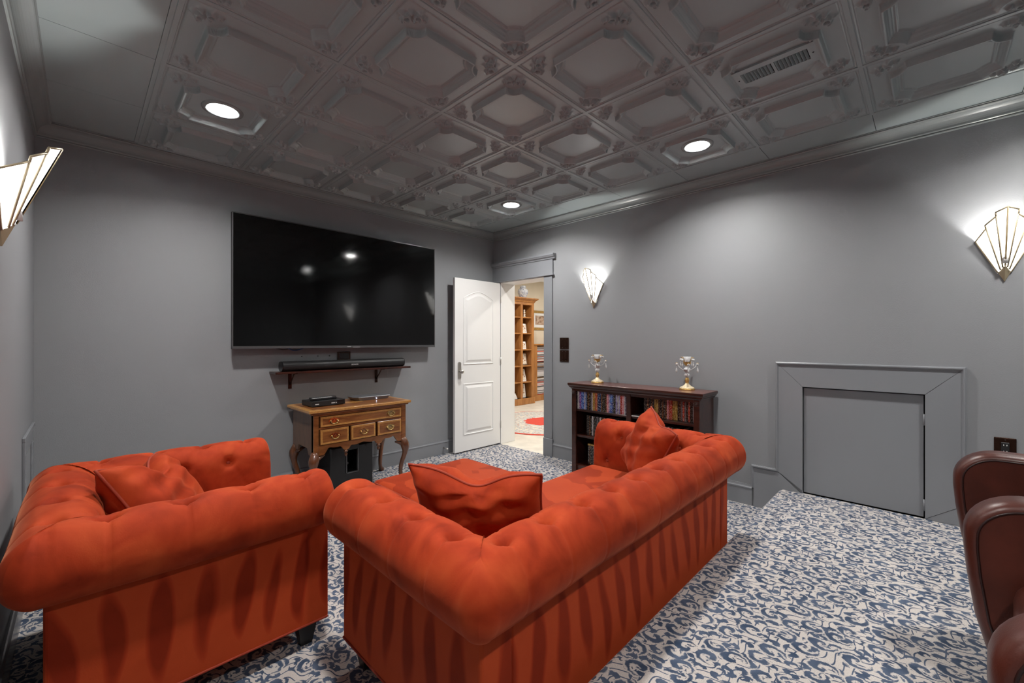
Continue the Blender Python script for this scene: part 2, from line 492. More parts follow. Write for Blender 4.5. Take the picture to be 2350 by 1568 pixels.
M['walnutside'] = wood('walnut_side', (0.090, 0.045, 0.024, 1), (0.150, 0.075, 0.040, 1), (20, 20, 3), 0.35)
M['inlay'] = wood('satinwood_inlay', (0.36, 0.165, 0.040, 1), (0.54, 0.27, 0.080, 1), (70, 70, 70), 0.28)
M['mahog'] = wood('dark_mahogany', (0.020, 0.006, 0.004, 1), (0.062, 0.016, 0.009, 1), (12, 3, 12), 0.30)
M['mahogtop'] = wood('mahogany_top', (0.090, 0.030, 0.024, 1), (0.150, 0.055, 0.044, 1), (14, 2, 14), 0.32)
M['oak'] = wood('honey_oak', (0.27, 0.10, 0.022, 1), (0.43, 0.19, 0.055, 1), (18, 18, 2), 0.4, coat=0.1)
M['brass'] = plain('polished_brass', (0.66, 0.46, 0.20, 1), 0.22, 1.0)
M['nickel'] = plain('satin_nickel', (0.55, 0.53, 0.50, 1), 0.3, 1.0)
M['bronze'] = plain('bronze_plate', (0.050, 0.024, 0.016, 1), 0.25, 0.7)
M['sconceframe'] = plain('sconce_bronze_metal', (0.46, 0.38, 0.25, 1), 0.45, 0.4)
M['gold'] = plain('antique_gold', (0.62, 0.40, 0.14, 1), 0.35, 0.8, nscale=60, namp=0.35)
M['ivory'] = plain('ivory_gilt', (0.74, 0.62, 0.42, 1), 0.4, 0.25, nscale=70, namp=0.3)
M['crystal'] = plain('crystal_glass', (0.93, 0.93, 0.93, 1), 0.05, 0.0, Transmission_Weight=0.45, IOR=1.5)
M['leather'] = plain('oxblood_leather', (0.066, 0.015, 0.009, 1), 0.36, nscale=9, namp=0.35, bumps=0.15, bscale=260)
M['leatherseam'] = plain('dark_leather_piping', (0.020, 0.006, 0.005, 1), 0.35)
M['paper'] = plain('white_paper', (0.75, 0.74, 0.72, 1), 0.6)
M['porcelain'] = None
M['dark'] = plain('dark_void', (0.006, 0.006, 0.006, 1), 0.9)
M['canwhite'] = plain('white_can', (0.75, 0.75, 0.75, 1), 0.35)
M['lens'] = emit('lit_lamp_lens', (1.0, 0.975, 0.94, 1), DOWNLIGHT_L)
M['halllens'] = emit('lit_hall_lens', (1.0, 0.96, 0.90, 1), HALL_L)
M['pane'] = emit('lit_frosted_glass', (1.0, 0.985, 0.95, 1), SCONCE_PANE)
M['led'] = emit('white_led', (0.8, 0.85, 1.0, 1), 3.0)
M['rug'] = rug_mat()
_m, _nt, _b = newmat('blue_white_porcelain')
_v = N(_nt, 'ShaderNodeTexNoise', inp={'Scale': 30.0, 'Detail': 3.0, 'Distortion': 1.5}); L(_nt, coords(_nt), _v.inputs['Vector'])
L(_nt, ramp(_nt, _v.outputs[0], [(0.50, (0.72, 0.74, 0.76, 1)), (0.58, (0.08, 0.13, 0.32, 1)), (0.66, (0.70, 0.72, 0.75, 1))]), _b.inputs['Base Color'])
_b.inputs['Roughness'].default_value = 0.15
M['porcelain'] = _m
_m, _nt, _b = newmat('sepia_print')
_v = N(_nt, 'ShaderNodeTexNoise', inp={'Scale': 14.0, 'Detail': 5.0, 'Distortion': 1.0}); L(_nt, coords(_nt), _v.inputs['Vector'])
L(_nt, ramp(_nt, _v.outputs[0], [(0.35, (0.14, 0.08, 0.05, 1)), (0.5, (0.40, 0.26, 0.18, 1)), (0.65, (0.55, 0.45, 0.36, 1))]), _b.inputs['Base Color'])
M['print'] = _m
_m, _nt, _b = newmat('card_print')
_v = N(_nt, 'ShaderNodeTexNoise', inp={'Scale': 26.0, 'Detail': 3.0, 'Distortion': 0.8}); L(_nt, coords(_nt), _v.inputs['Vector'])
L(_nt, ramp(_nt, _v.outputs[0], [(0.50, (0.68, 0.62, 0.52, 1)), (0.58, (0.42, 0.20, 0.10, 1)), (0.68, (0.20, 0.16, 0.13, 1))]), _b.inputs['Base Color'])
M['card'] = _m

# ------------------------------------------------------------------ room shell
PLAT_Y, PLAT_H = -3.168, 0.18
struct('floor', bx(-ROOM_W-0.05, 0.0, -ROOM_D, 0.0, -0.08, 0.0), M['carpet'])
bm = NB()
pr = [(-ROOM_D, 0.0), (PLAT_Y, 0.0)]
for i in range(7):
    a = R(90)*i/6
    pr.append((PLAT_Y - 0.03 + 0.03*math.cos(a), PLAT_H - 0.03 + 0.03*math.sin(a)))
pr.append((-ROOM_D, PLAT_H))
poly_prism(bm, pr, 'x', -ROOM_W, 0.0)
struct('floor_platform', bm, M['carpet'])

DO0, DO1, DOH = -0.855, -0.13, 2.03           # doorway in the right wall (y range, height)
AC0, AC1, ACH = -3.958, -3.317, 0.958         # low access door in the right wall
WT = 0.25
bm = NB()
box(bm, 0, WT, -ROOM_D-0.15, AC0, 0, CEIL+0.1)
box(bm, 0, WT, AC0, AC1, ACH, CEIL+0.1)
box(bm, 0, WT, AC1, DO0, 0, CEIL+0.1)
box(bm, 0, WT, DO0, DO1, DOH, CEIL+0.1)
box(bm, 0, WT, DO1, 0.15, 0, CEIL+0.1)
struct('wall_right', bm, M['wall'])
struct('wall_back', bx(-ROOM_W-0.15, 0, 0, 0.15, 0, CEIL+0.1), M['wall'])
struct('wall_left', bx(-ROOM_W-0.15, -ROOM_W, -ROOM_D-0.15, 0, 0, CEIL+0.1), M['wall'])
struct('wall_rear', bx(-ROOM_W, 0, -ROOM_D-0.15, -ROOM_D, 0, CEIL+0.1), M['wall'])

# ---- ceiling: slab with pressed tiles, grid bars and flat border panels as its pieces
ceiling = struct('ceiling', bx(-ROOM_W-0.15, WT, -ROOM_D-0.15, 0.15, CEIL+0.10, CEIL+0.22), M['ceil'])

def tile_height(x, y):
    """drop below the ceiling plane (positive = towards the room)"""
    ax, ay = abs(x), abs(y)
    m = max(ax, ay)
    h = 0.0
    if 0.2805 < m < 0.2855: h -= 0.006
    if m >= 0.2855: h += 0.001
    S, B = 0.206, 0.062
    # signed inside distance of the square with concave bites at its corners
    d = S - m
    db = math.hypot(ax-S, ay-S) - B
    s = min(d, db)
    if s > 0:
        if s < 0.004: p = 0.032*(s/0.004)
        elif s < 0.009: p = 0.032
        elif s < 0.036:
            u = (s-0.009)/0.027*3
            st = math.floor(u); fr = u - st
            p = 0.032 - 0.0107*(st + min(1, max(0.0, fr-0.25)*1.9))
        elif s < 0.042: p = 0.0
        elif s < 0.049: p = 0.005*math.sin(PI*(s-0.042)/0.007)
        else: p = -0.004
        h += p
    else:
        # corner ornament: scrolls and leaves in the bite
        r2 = 2**-0.5
        dd = ((ax+ay)*r2 - 0.219*2**0.5)/1.22   # outward along the diagonal
        tt = (ax-ay)*r2/1.22
        if abs(dd) < 0.05 and abs(tt) < 0.065:
            o = 0.0
            for st in (-1, 1):
                q = math.hypot(tt - st*0.020, dd - 0.004)
                o = max(o, 0.024*math.exp(-((q-0.0115)/0.0048)**2))
                q = math.hypot((tt - st*0.040), dd + 0.012)
                o = max(o, 0.018*math.exp(-((q-0.006)/0.004)**2))
                q = math.hypot((tt - st*0.032)/1.6, dd - 0.020)
                o = max(o, 0.016*math.exp(-(q/0.007)**2))
            o = max(o, 0.023*math.exp(-((tt/0.006)**2 + ((dd+0.014)/0.011)**2)))
            o = max(o, 0.020*math.exp(-((tt/0.008)**2 + ((dd-0.022)/0.010)**2)))
            if abs(tt) + abs(dd) < 0.003: o = 0.0
            h += o
    return h

def tile_mesh(name, hole=0.0):
    n = 172
    half = TILE/2
    vs = []; fs = []
    for j in range(n+1):
        for i in range(n+1):
            x = -half + TILE*i/n; y = -half + TILE*j/n
            vs.append((x, y, -tile_height(x, y)))
    for j in range(n):
        for i in range(n):
            if hole:
                x = -half + TILE*(i+0.5)/n; y = -half + TILE*(j+0.5)/n
                if x*x + y*y < hole*hole: continue
            a = j*(n+1)+i
            fs.append((a, a+n+1, a+n+2, a+1))
    me = bpy.data.meshes.new(name)
    me.from_pydata(vs, [], fs)
    me.polygons.foreach_set('use_smooth', [True]*len(me.polygons))
    me.materials.append(M['ceil'])
    return me

TILE_ME = tile_mesh('ceiling_tile')
TILE_HOLE = tile_mesh('ceiling_tile_lamp', 0.088)
LAMPS = [(1.5, 1.5), (1.5, -1.5), (-2.5, 1.5), (-2.5, -1.5), (1.5, -4.5), (-2.5, -4.5)]
for ia in range(-3, 2):
    for ib in range(-7, 3):
        lit = (ia+0.5, ib+0.5) in LAMPS
        inst('ceiling_tile', TILE_HOLE if lit else TILE_ME, None, ceiling, loc=(tx(ia+0.5), ty(ib+0.5), CEIL))
# flat border panels, with a fine open seam between neighbours
for ib in range(-7, 3):
    y0, y1 = ty(ib)+0.0015, ty(ib+1)-0.0015
    obj('border_panel', bx(tx(2)+0.002, 0.0, y0, y1, CEIL+0.001, CEIL+0.02), M['ceil'], ceiling)
    obj('border_panel', bx(-ROOM_W, tx(-3)-0.030, y0, y1, CEIL+0.001, CEIL+0.02), M['ceil'], ceiling)
obj('border_strip', bx(tx(-3)-0.029, tx(-3)-0.001, -ROOM_D, 0, CEIL-0.002, CEIL+0.02), M['ceil'], ceiling)
obj('border_strip', bx(-ROOM_W, 0, ty(3), 0, CEIL-0.001, CEIL+0.02), M['ceil'], ceiling)
# grid bars: narrow raised tees over the tile joints
for ia in range(-3, 3):
    obj('grid_bar', bx(tx(ia)-0.011, tx(ia)+0.011, -ROOM_D, ty(3), CEIL-0.0055, CEIL+0.004, 0.002, 1), M['ceil'], ceiling)
for ib in range(-7, 4):
    obj('grid_bar', bx(tx(-3), tx(2), ty(ib)-0.011, ty(ib)+0.011, CEIL-0.005, CEIL+0.004, 0.002, 1), M['ceil'], ceiling)

# ---- crown moulding
def crown_profile():
    P = [(0, CEIL), (0, CEIL-0.092), (0.008, CEIL-0.092), (0.011, CEIL-0.086), (0.008, CEIL-0.080), (0.013, CEIL-0.076)]
    for i in range(9):
        a = R(90)*i/8
        P.append((0.070 - 0.055*math.cos(a), CEIL-0.072 + 0.055*math.sin(a)))
    P += [(0.074, CEIL-0.015), (0.077, CEIL-0.011), (0.074, CEIL-0.007), (0.080, CEIL-0.004), (0.080, CEIL)]
    return P
cp = crown_profile()
struct('trim_1', run(NB(), cp, (-ROOM_W, 0), (0, 0), (0, -1), 1, 1), M['crown'])
struct('trim_2', run(NB(), cp, (0, 0), (0, -ROOM_D), (-1, 0), 1, 1), M['crown'])
struct('trim_3', run(NB(), cp, (-ROOM_W, -ROOM_D), (-ROOM_W, 0), (1, 0), 1, 1), M['crown'])
struct('trim_4', run(NB(), cp, (0, -ROOM_D), (-ROOM_W, -ROOM_D), (0, 1), 1, 1), M['crown'])

# ---- baseboards
def base_profile(z0=0.0, top=0.162):
    return [(0, z0), (0.014, z0), (0.014, top-0.034), (0.018, top-0.030), (0.018, top-0.022), (0.011, top-0.016), (0.008, top-0.006), (0.008, top), (0, top)]
bp_ = base_profile()
struct('baseboard_back', run(NB(), bp_, (-ROOM_W, 0), (0, 0), (0, -1), 1, 1), M['trim'])
struct('baseboard_left', run(NB(), bp_, (-ROOM_W, PLAT_Y), (-ROOM_W, 0), (1, 0), 0, 1), M['trim'])
struct('baseboard_right', run(NB(), bp_, (0, -0.985), (0, -2.985), (-1, 0), 0, 0), M['trim'])
struct('baseboard_left_platform', run(NB(), base_profile(PLAT_H, PLAT_H+0.162), (-ROOM_W, -ROOM_D), (-ROOM_W, PLAT_Y), (1, 0), 1, 0), M['trim'])
struct('baseboard_right_platform', run(NB(), base_profile(PLAT_H, PLAT_H+0.162), (0, -4.139), (0, -ROOM_D), (-1, 0), 0, 1), M['trim'])

# ---- low access door with its stepped, mitred surround (one trim piece with boards and moulding)
FO0, FO1, FOT = -4.112, -3.168, 1.114          # outer edge of the flat boards
STP0, STZ = -2.985, 0.325                      # step down to the baseboard
trim = NB()
def board_yz(bm, pts, x1=-0.016):
    poly_prism(bm, pts, 'x', 0.0, x1)
g = 0.0012
board_yz(trim, [(AC1, ACH), (FO1, FOT), (FO1, STZ-0.02), (AC1, 0.18+0.02)])                # left stile
surround = struct('trim_5', trim, M['trim'])
b2 = NB(); board_yz(b2, [(AC0+g, ACH+g), (AC1-g, ACH+g), (FO1-g, FOT), (FO0+g, FOT)], -0.0155); obj('head_board', b2, M['trim'], surround)
b2 = NB(); board_yz(b2, [(AC0, ACH-g), (FO0, FOT-g), (FO0, PLAT_H+0.12), (AC0, PLAT_H+0.005)]); obj('stile_board', b2, M['trim'], surround)
b2 = NB(); board_yz(b2, [(FO0, PLAT_H+0.002), (AC0, PLAT_H+0.002), (FO0, PLAT_H+0.117)], -0.0145); obj('foot_board', b2, M['trim'], surround)
b2 = NB(); board_yz(b2, [(AC1-0.01, PLAT_H-0.02), (FO1-g, STZ-0.024), (STP0-0.014, STZ-0.024), (STP0-0.014, 0.0), (AC1-0.01, 0.0)], -0.0145); obj('step_board', b2, M['trim'], surround)
def cap_yz(name, y0, z0, y1, z1, off, w=0.022, d=0.026):
    """moulding along one edge on the outside of the boards; off = outward unit (y, z)"""
    b = NB()
    a = Vector((y0, z0)); c = Vector((y1, z1)); o = Vector(off)
    prof = [(0, 0.0), (0, d*0.55), (w*0.25, d*0.75), (w*0.45, d), (w*0.75, d), (w*0.8, d*0.55), (w, d*0.45), (w, 0)]
    t = (c-a).normalized()
    A = [b.verts.new((-h, (a + o*q - t*q*cap_yz.m0).x, (a + o*q - t*q*cap_yz.m0).y)) for q, h in prof]
    B = [b.verts.new((-h, (c + o*q + t*q*cap_yz.m1).x, (c + o*q + t*q*cap_yz.m1).y)) for q, h in prof]
    k = len(prof); fs = [b.faces.new(A), b.faces.new(B[::-1])]
    for i in range(k): fs.append(b.faces.new((A[i], B[i], B[(i+1) % k], A[(i+1) % k])))
    bmesh.ops.recalc_face_normals(b, faces=fs)
    return obj(name, b, M['trim'], surround)
cap_yz.m0, cap_yz.m1 = 1, 1
cap_yz('cap_moulding', FO0, FOT, FO1, FOT, (0, 1))
cap_yz.m0, cap_yz.m1 = -1, 1
cap_yz('cap_moulding', FO1, STZ-0.022, FO1, FOT, (1, 0))
cap_yz.m0, cap_yz.m1 = 0, 1
cap_yz('cap_moulding', FO0, PLAT_H, FO0, FOT, (-1, 0))
cap_yz.m0, cap_yz.m1 = -1, 1
cap_yz('cap_moulding', FO1, STZ-0.022, STP0-0.016, STZ-0.022, (0, 1))
cap_yz.m0, cap_yz.m1 = -1, 1
cap_yz('cap_moulding', STP0-0.016, 0.140, STP0-0.016, STZ-0.022, (1, 0))
adoor = struct('door_2', bx(0.010, 0.030, AC0+0.006, AC1-0.004, PLAT_H+0.006, ACH-0.006, 0.002, 1), M['trim'])
obj('door_back', bx(0.05, 0.06, AC0, AC1, 0, ACH), M['dark'], adoor)
for z in (0.80, 0.265):
    obj('hinge', cyl(NB(), (-0.004, AC0+0.003, z), 0.006, 0.07, 10), M['trim'], adoor, True)

# ---- low panel frame on the left wall
fr = NB()
box(fr, -ROOM_W, -ROOM_W+0.008, -0.735, -0.655, 0.162, 0.70, 0.002, 1)
lf = struct('trim_6', fr, M['trim'])
obj('frame_head', bx(-ROOM_W, -ROOM_W+0.0075, -0.735, -0.17, 0.705, 0.785, 0.002, 1), M['trim'], lf)
obj('frame_stile', bx(-ROOM_W, -ROOM_W+0.008, -0.25, -0.17, 0.162, 0.70, 0.002, 1), M['trim'], lf)
obj('frame_cap', bx(-ROOM_W, -ROOM_W+0.013, -0.762, -0.14, 0.785, 0.808, 0.003, 2), M['trim'], lf)
obj('frame_edge', bx(-ROOM_W, -ROOM_W+0.012, -0.762, -0.735, 0.162, 0.785, 0.003, 2), M['trim'], lf)

# ---- doorway casing
cas = NB()
box(cas, -0.018, 0, -0.975, DO0, 0.20, DOH, 0.002, 1)
casing = struct('trim_7', cas, M['trim'])
obj('plinth_block', bx(-0.026, 0, -0.985, DO0+0.004, 0, 0.20, 0.003, 1), M['trim'], casing)
obj('side_casing', bx(-0.018, 0, DO1+0.005, -0.02, 0.0, DOH, 0.002, 1), M['trim'], casing)
obj('head_casing', bx(-0.020, 0, -0.985, -0.002, DOH+0.018, 2.215, 0.002, 1), M['trim'], casing)
obj('head_bead', bx(-0.034, 0, -1.000, -0.002, DOH, DOH+0.018, 0.006, 3), M['trim'], casing)
hp = [(0, 2.215), (0.026, 2.215), (0.030, 2.228), (0.044, 2.238), (0.052, 2.252), (0.056, 2.254), (0.056, 2.272), (0, 2.272)]
hc = NB(); run(hc, hp, (0, -0.002), (0, -1.020), (-1, 0)); obj('head_crown', hc, M['trim'], casing)
jb = NB()
box(jb, 0.0005, WT+0.002, DO1-0.004, DO1+0.02, 0, DOH)
jamb = struct('trim_8', jb, M['white'])
obj('jamb_side', bx(0.0005, WT+0.002, DO0-0.02, DO0+0.004, 0, DOH), M['white'], jamb)
obj('jamb_head', bx(0.0005, WT+0.002, DO0, DO1, DOH-0.006, DOH+0.02), M['white'], jamb)

# ---- white panelled door, standing open along the back wall
def arch_poly(x0, x1, z0, z1, rise, n=14):
    P = [(x0, z0), (x1, z0), (x1, z1)]
    if rise > 0:
        for i in range(1, n):
            u = i/n
            P.append((x1+(x0-x1)*u, z1 + rise*math.sin(PI*u)**0.8*(1-0.15*math.cos(2*PI*u))*0.9))
    P.append((x0, z1))
    return P
DW, DT = 0.722, 0.036
door = tag(obj('door_1', bx(-DW, -0.004, DO1, DO1+DT, 0.014, 2.022, 0.002, 1), M['white']), kind='structure')
mould = [(0.0, 0.0), (0.003, 0.005), (0.009, 0.006), (0.014, 0.001), (0.030, 0.0012), (0.034, 0.003), (0.056, 0.010), (0.060, 0.010)]
def door_panel(poly, ysign, yface):
    b = NB()
    def t3(p, h): return (p.x, yface - ysign*(h+0.0004), p.y)
    ring_sweep(b, poly, mould, t3, cap=True)
    return obj('door_panel', b, M['white'], door, False)
for ys, yf in ((1, DO1), (-1, DO1+DT)):
    door_panel(arch_poly(-DW+0.125, -0.125, 0.20, 0.80, 0), ys, yf)
    door_panel(arch_poly(-DW+0.125, -0.125, 1.02, 1.80, 0.085), ys, yf)
hz, hx = 0.955, -DW+0.064
for ys, yf in ((-1, DO1), (1, DO1+DT)):
    b = NB()
    pp = [(-0.022, -0.09), (0.022, -0.09), (0.024, 0.0), (0.022, 0.085), (0.012, 0.098), (-0.012, 0.098), (-0.022, 0.085), (-0.024, 0.0)]
    poly_prism(b, [(hx+x, hz+z) for x, z in pp], 'y', yf, yf+ys*0.007)
    pl = obj('handle_plate', b, M['nickel'], door)
    b = NB()
    cyl(b, (hx, yf+ys*0.022, hz-0.01), 0.009, 0.03, 12, 'y')
    sphere(b, (hx, yf+ys*0.050, hz-0.01), 0.026, 16, 10, 1, 0.8, 1)
    k = obj('door_knob', b, M['nickel'], pl, True)
for z in (0.25, 1.05, 1.82):
    obj('door_hinge', cyl(NB(), (-0.002, DO1-0.005, z), 0.006, 0.09, 10), M['nickel'], door, True)
# little spring stop on the skirting behind the door
b = NB(); tube(b, [(-0.80, -0.018, 0.075), (-0.80, -0.085, 0.075)], 0.006, 8); 
ds = tag(obj('door_stop', b, M['nickel'], None, True), 'small silver spring door stop on the baseboard behind the white door', 'door stop')
b = NB(); cyl(b, (-0.80, -0.090, 0.075), 0.009, 0.012, 12, 'y'); obj('rubber_tip', b, M['paper'], ds, True)

# ------------------------------------------------------------------ hall beyond the doorway
HX1, HY0, HY1, HZ = 6.2, -3.2, 2.40, 2.78
struct('floor_hall', bx(0.0, HX1, HY0, HY1, -0.08, -0.002), M['stonefloor'])
struct('ceiling_hall', bx(WT, HX1, HY0, HY1, HZ, HZ+0.1), M['white'])
struct('wall_hall_back', bx(0.1, HX1, HY1, HY1+0.12, 0, HZ), M['cream'])
struct('wall_hall_side', bx(0.10, WT, 0.15, HY1, 0, HZ), M['cream'])
struct('wall_hall_far', bx(HX1, HX1+0.12, HY0, HY1, 0, HZ), M['cream'])
struct('wall_hall_front', bx(WT, HX1, HY0-0.12, HY0, 0, HZ), M['cream'])
hcr = [(0, HZ), (0, HZ-0.11), (0.02, HZ-0.105), (0.09, HZ-0.02), (0.10, HZ)]
struct('trim_9', run(NB(), hcr, (WT, HY1), (HX1, HY1), (0, -1)), M['white'])
# floor tile joints of the hall

# ------------------------------------------------------------------ lamps
def downlight(a, b, label, group='recessed ceiling lights of the room'):
    t = thing('downlight', label, 'ceiling light', (tx(a), ty(b), CEIL), 0, group)
    z0 = 0.003
    bmx = NB()
    lathe(bmx, [(0.076, z0+0.001), (0.078, z0-0.006), (0.090, z0-0.008), (0.104, z0-0.004), (0.105, z0+0.001)], 40, cap=False)
    obj('trim_ring', bmx, M['crown'], t, True)
    bmx = NB()
    lathe(bmx, [(0.077, z0), (0.078, z0+0.045), (0.079, z0+0.06)], 40, cap=False)
    obj('can', bmx, M['canwhite'], t, True)
    bmx = NB()
    bmx.faces.new([bmx.verts.new((0.0768*math.cos(2*PI*i/32), -0.0768*math.sin(2*PI*i/32), z0+0.042)) for i in range(32)])
    obj('lens', bmx, M['lens'], t)
    bmx = NB()
    lathe(bmx, [(0.0, z0+0.062), (0.081, z0+0.062), (0.081, z0+0.05)], 40, cap=False)
    obj('housing', bmx, M['crown'], t)
    return t
downlight(1.5, 1.5, 'farthest lit recessed ceiling light, just above the corner by the doorway')
downlight(1.5, -1.5, 'lit recessed ceiling light near the wall with the dark bookcase')
downlight(-2.5, 1.5, 'lit recessed ceiling light on the side of the red armchair')
downlight(-2.5, -1.5, 'lit recessed ceiling light above the back of the red sofa, out of view')
downlight(1.5, -4.5, 'lit recessed ceiling light over the leather chairs, out of view')
downlight(-2.5, -4.5, 'lit recessed ceiling light behind the viewer, out of view')

def sconce(loc, rotz, label):
    """fan shaped art deco sconce; local -y points into the room, wall at y = 0"""
    t = thing('wall_sconce', label, 'wall lamp', loc, rotz, 'art deco wall sconces')
    # height of bottom tip = 0
    tip = Vector((0, -0.008, 0.0))
    apex = Vector((0, -0.155, 0.395))
    # each half: three panes between rays that run from the tip to the rim points
    rim = [(0.0, -0.155, 0.395), (0.040, -0.117, 0.357), (0.075, -0.077, 0.303), (0.112, -0.003, 0.246)]
    tops = [0.0, -0.040, -0.080]
    for s in (-1, 1):
        for k in range(3):
            a = Vector(rim[k]); b = Vector(rim[k+1])
            a = Vector((a.x*s, a.y, a.z)); b = Vector((b.x*s, b.y, b.z))
            da = (a-tip); db = (b-tip)
            la = 1.0
            # outer strips step down towards the wall
            A1 = tip + da; B1 = tip + db*1.06 if k < 2 else tip + db
            A0 = tip + da*0.22; B0 = tip + db*0.22
            ins = 0.010
            m = NB()
            quad = [A0.lerp(B0, ins*4), A1.lerp(B1, ins*3), B1.lerp(A1, ins*3), B0.lerp(A0, ins*4)]
            n = (quad[1]-quad[0]).cross(quad[2]-quad[0]).normalized()
            if n.y > 0: n = -n
            f = [m.verts.new(p) for p in quad]; g = [m.verts.new(p - n*0.004) for p in quad]
            fs = [m.faces.new(f), m.faces.new(g[::-1])]
            for i in range(4): fs.append(m.faces.new((f[i], g[i], g[(i+1) % 4], f[(i+1) % 4])))
            bmesh.ops.recalc_face_normals(m, faces=fs)
            obj('glass_pane', m, M['pane'], t)
            # lead came along the ray and the rim
            m = NB()
            tube(m, [A0, A1], 0.0042, 6)
            tube(m, [A1, B1], 0.0042, 6)
            if k == 2: tube(m, [B0, B1], 0.0046, 6)
            else: tube(m, [B1, tip + db], 0.0042, 6)
            obj('came', m, M['sconceframe'], t, True)
    m = NB()
    pts = [tip] + [tip + (Vector((x, y, z))-tip)*0.225 for x, y, z in [(-0.112, -0.003, 0.246), (0, -0.155, 0.395), (0.112, -0.003, 0.246)]]
    V = [m.verts.new(p) for p in pts] + [m.verts.new((p.x, 0.0, p.z)) for p in pts]
    for f in ((0, 1, 2), (0, 2, 3)): m.faces.new([V[i] for i in f])
    m.faces.new((V[0], V[4], V[5], V[1])); m.faces.new((V[0], V[3], V[7], V[4])); m.faces.new((V[1], V[5], V[6], V[2])); m.faces.new((V[2], V[6], V[7], V[3]))
    bmesh.ops.recalc_face_normals(m, faces=m.faces[:])
    obj('tip_cap', m, M['sconceframe'], t)
    obj('back_plate', bx(-0.05, 0.05, -0.006, 0.0, 0.10, 0.26), M['sconceframe'], t)
    m = NB(); cyl(m, (0, -0.045, 0.125), 0.012, 0.05, 12); obj('lamp_holder', m, M['paper'], t, True)
    m = NB(); sphere(m, (0, -0.05, 0.175), 0.016, 8, 5, 1, 1, 1.3); obj('bulb', m, M['bulb'], t, True)
    return t
M['bulb'] = emit('lit_bulb', (1.0, 0.98, 0.94, 1), SCONCE_BULB/(PI*4*PI*0.016**2*1.15))
SZ = 1.632
sconce((0, -1.515, SZ), R(-90), 'lit art deco fan sconce on the wall above the dark bookcase')
sconce((0, -4.283, SZ), R(-90), 'lit art deco fan sconce above the leather chairs')
sconce((-ROOM_W, -1.600, SZ), R(90), 'lit art deco fan sconce above the red armchair')
sconce((-ROOM_W, -4.283, SZ), R(90), 'lit art deco fan sconce beside the viewer, out of view')

def hall_lamp(x, y, label):
    t = thing('hall_downlight', label, 'ceiling light', (x, y, HZ), 0, 'recessed lights of the hall')
    m = NB(); m.faces.new([m.verts.new((0.075*math.cos(2*PI*i/16), -0.075*math.sin(2*PI*i/16), -0.004)) for i in range(16)])
    obj('lens', m, M['halllens'], t)
    m = NB(); lathe(m, [(0.075, -0.001), (0.078, -0.008), (0.10, -0.004), (0.102, 0.0)], 32, cap=False); obj('trim_ring', m, M['white'], t, True)
hall_lamp(1.3, -0.9, 'lit recessed light in the hall ceiling before the doorway, out of view')
hall_lamp(1.6, 0.9, 'lit recessed light in the hall ceiling over the round rug, out of view')
hall_lamp(3.6, 0.7, 'lit recessed light in the hall ceiling by the tall oak bookcase, out of view')
hall_lamp(3.2, -1.4, 'lit recessed light at the far side of the hall ceiling, out of view')

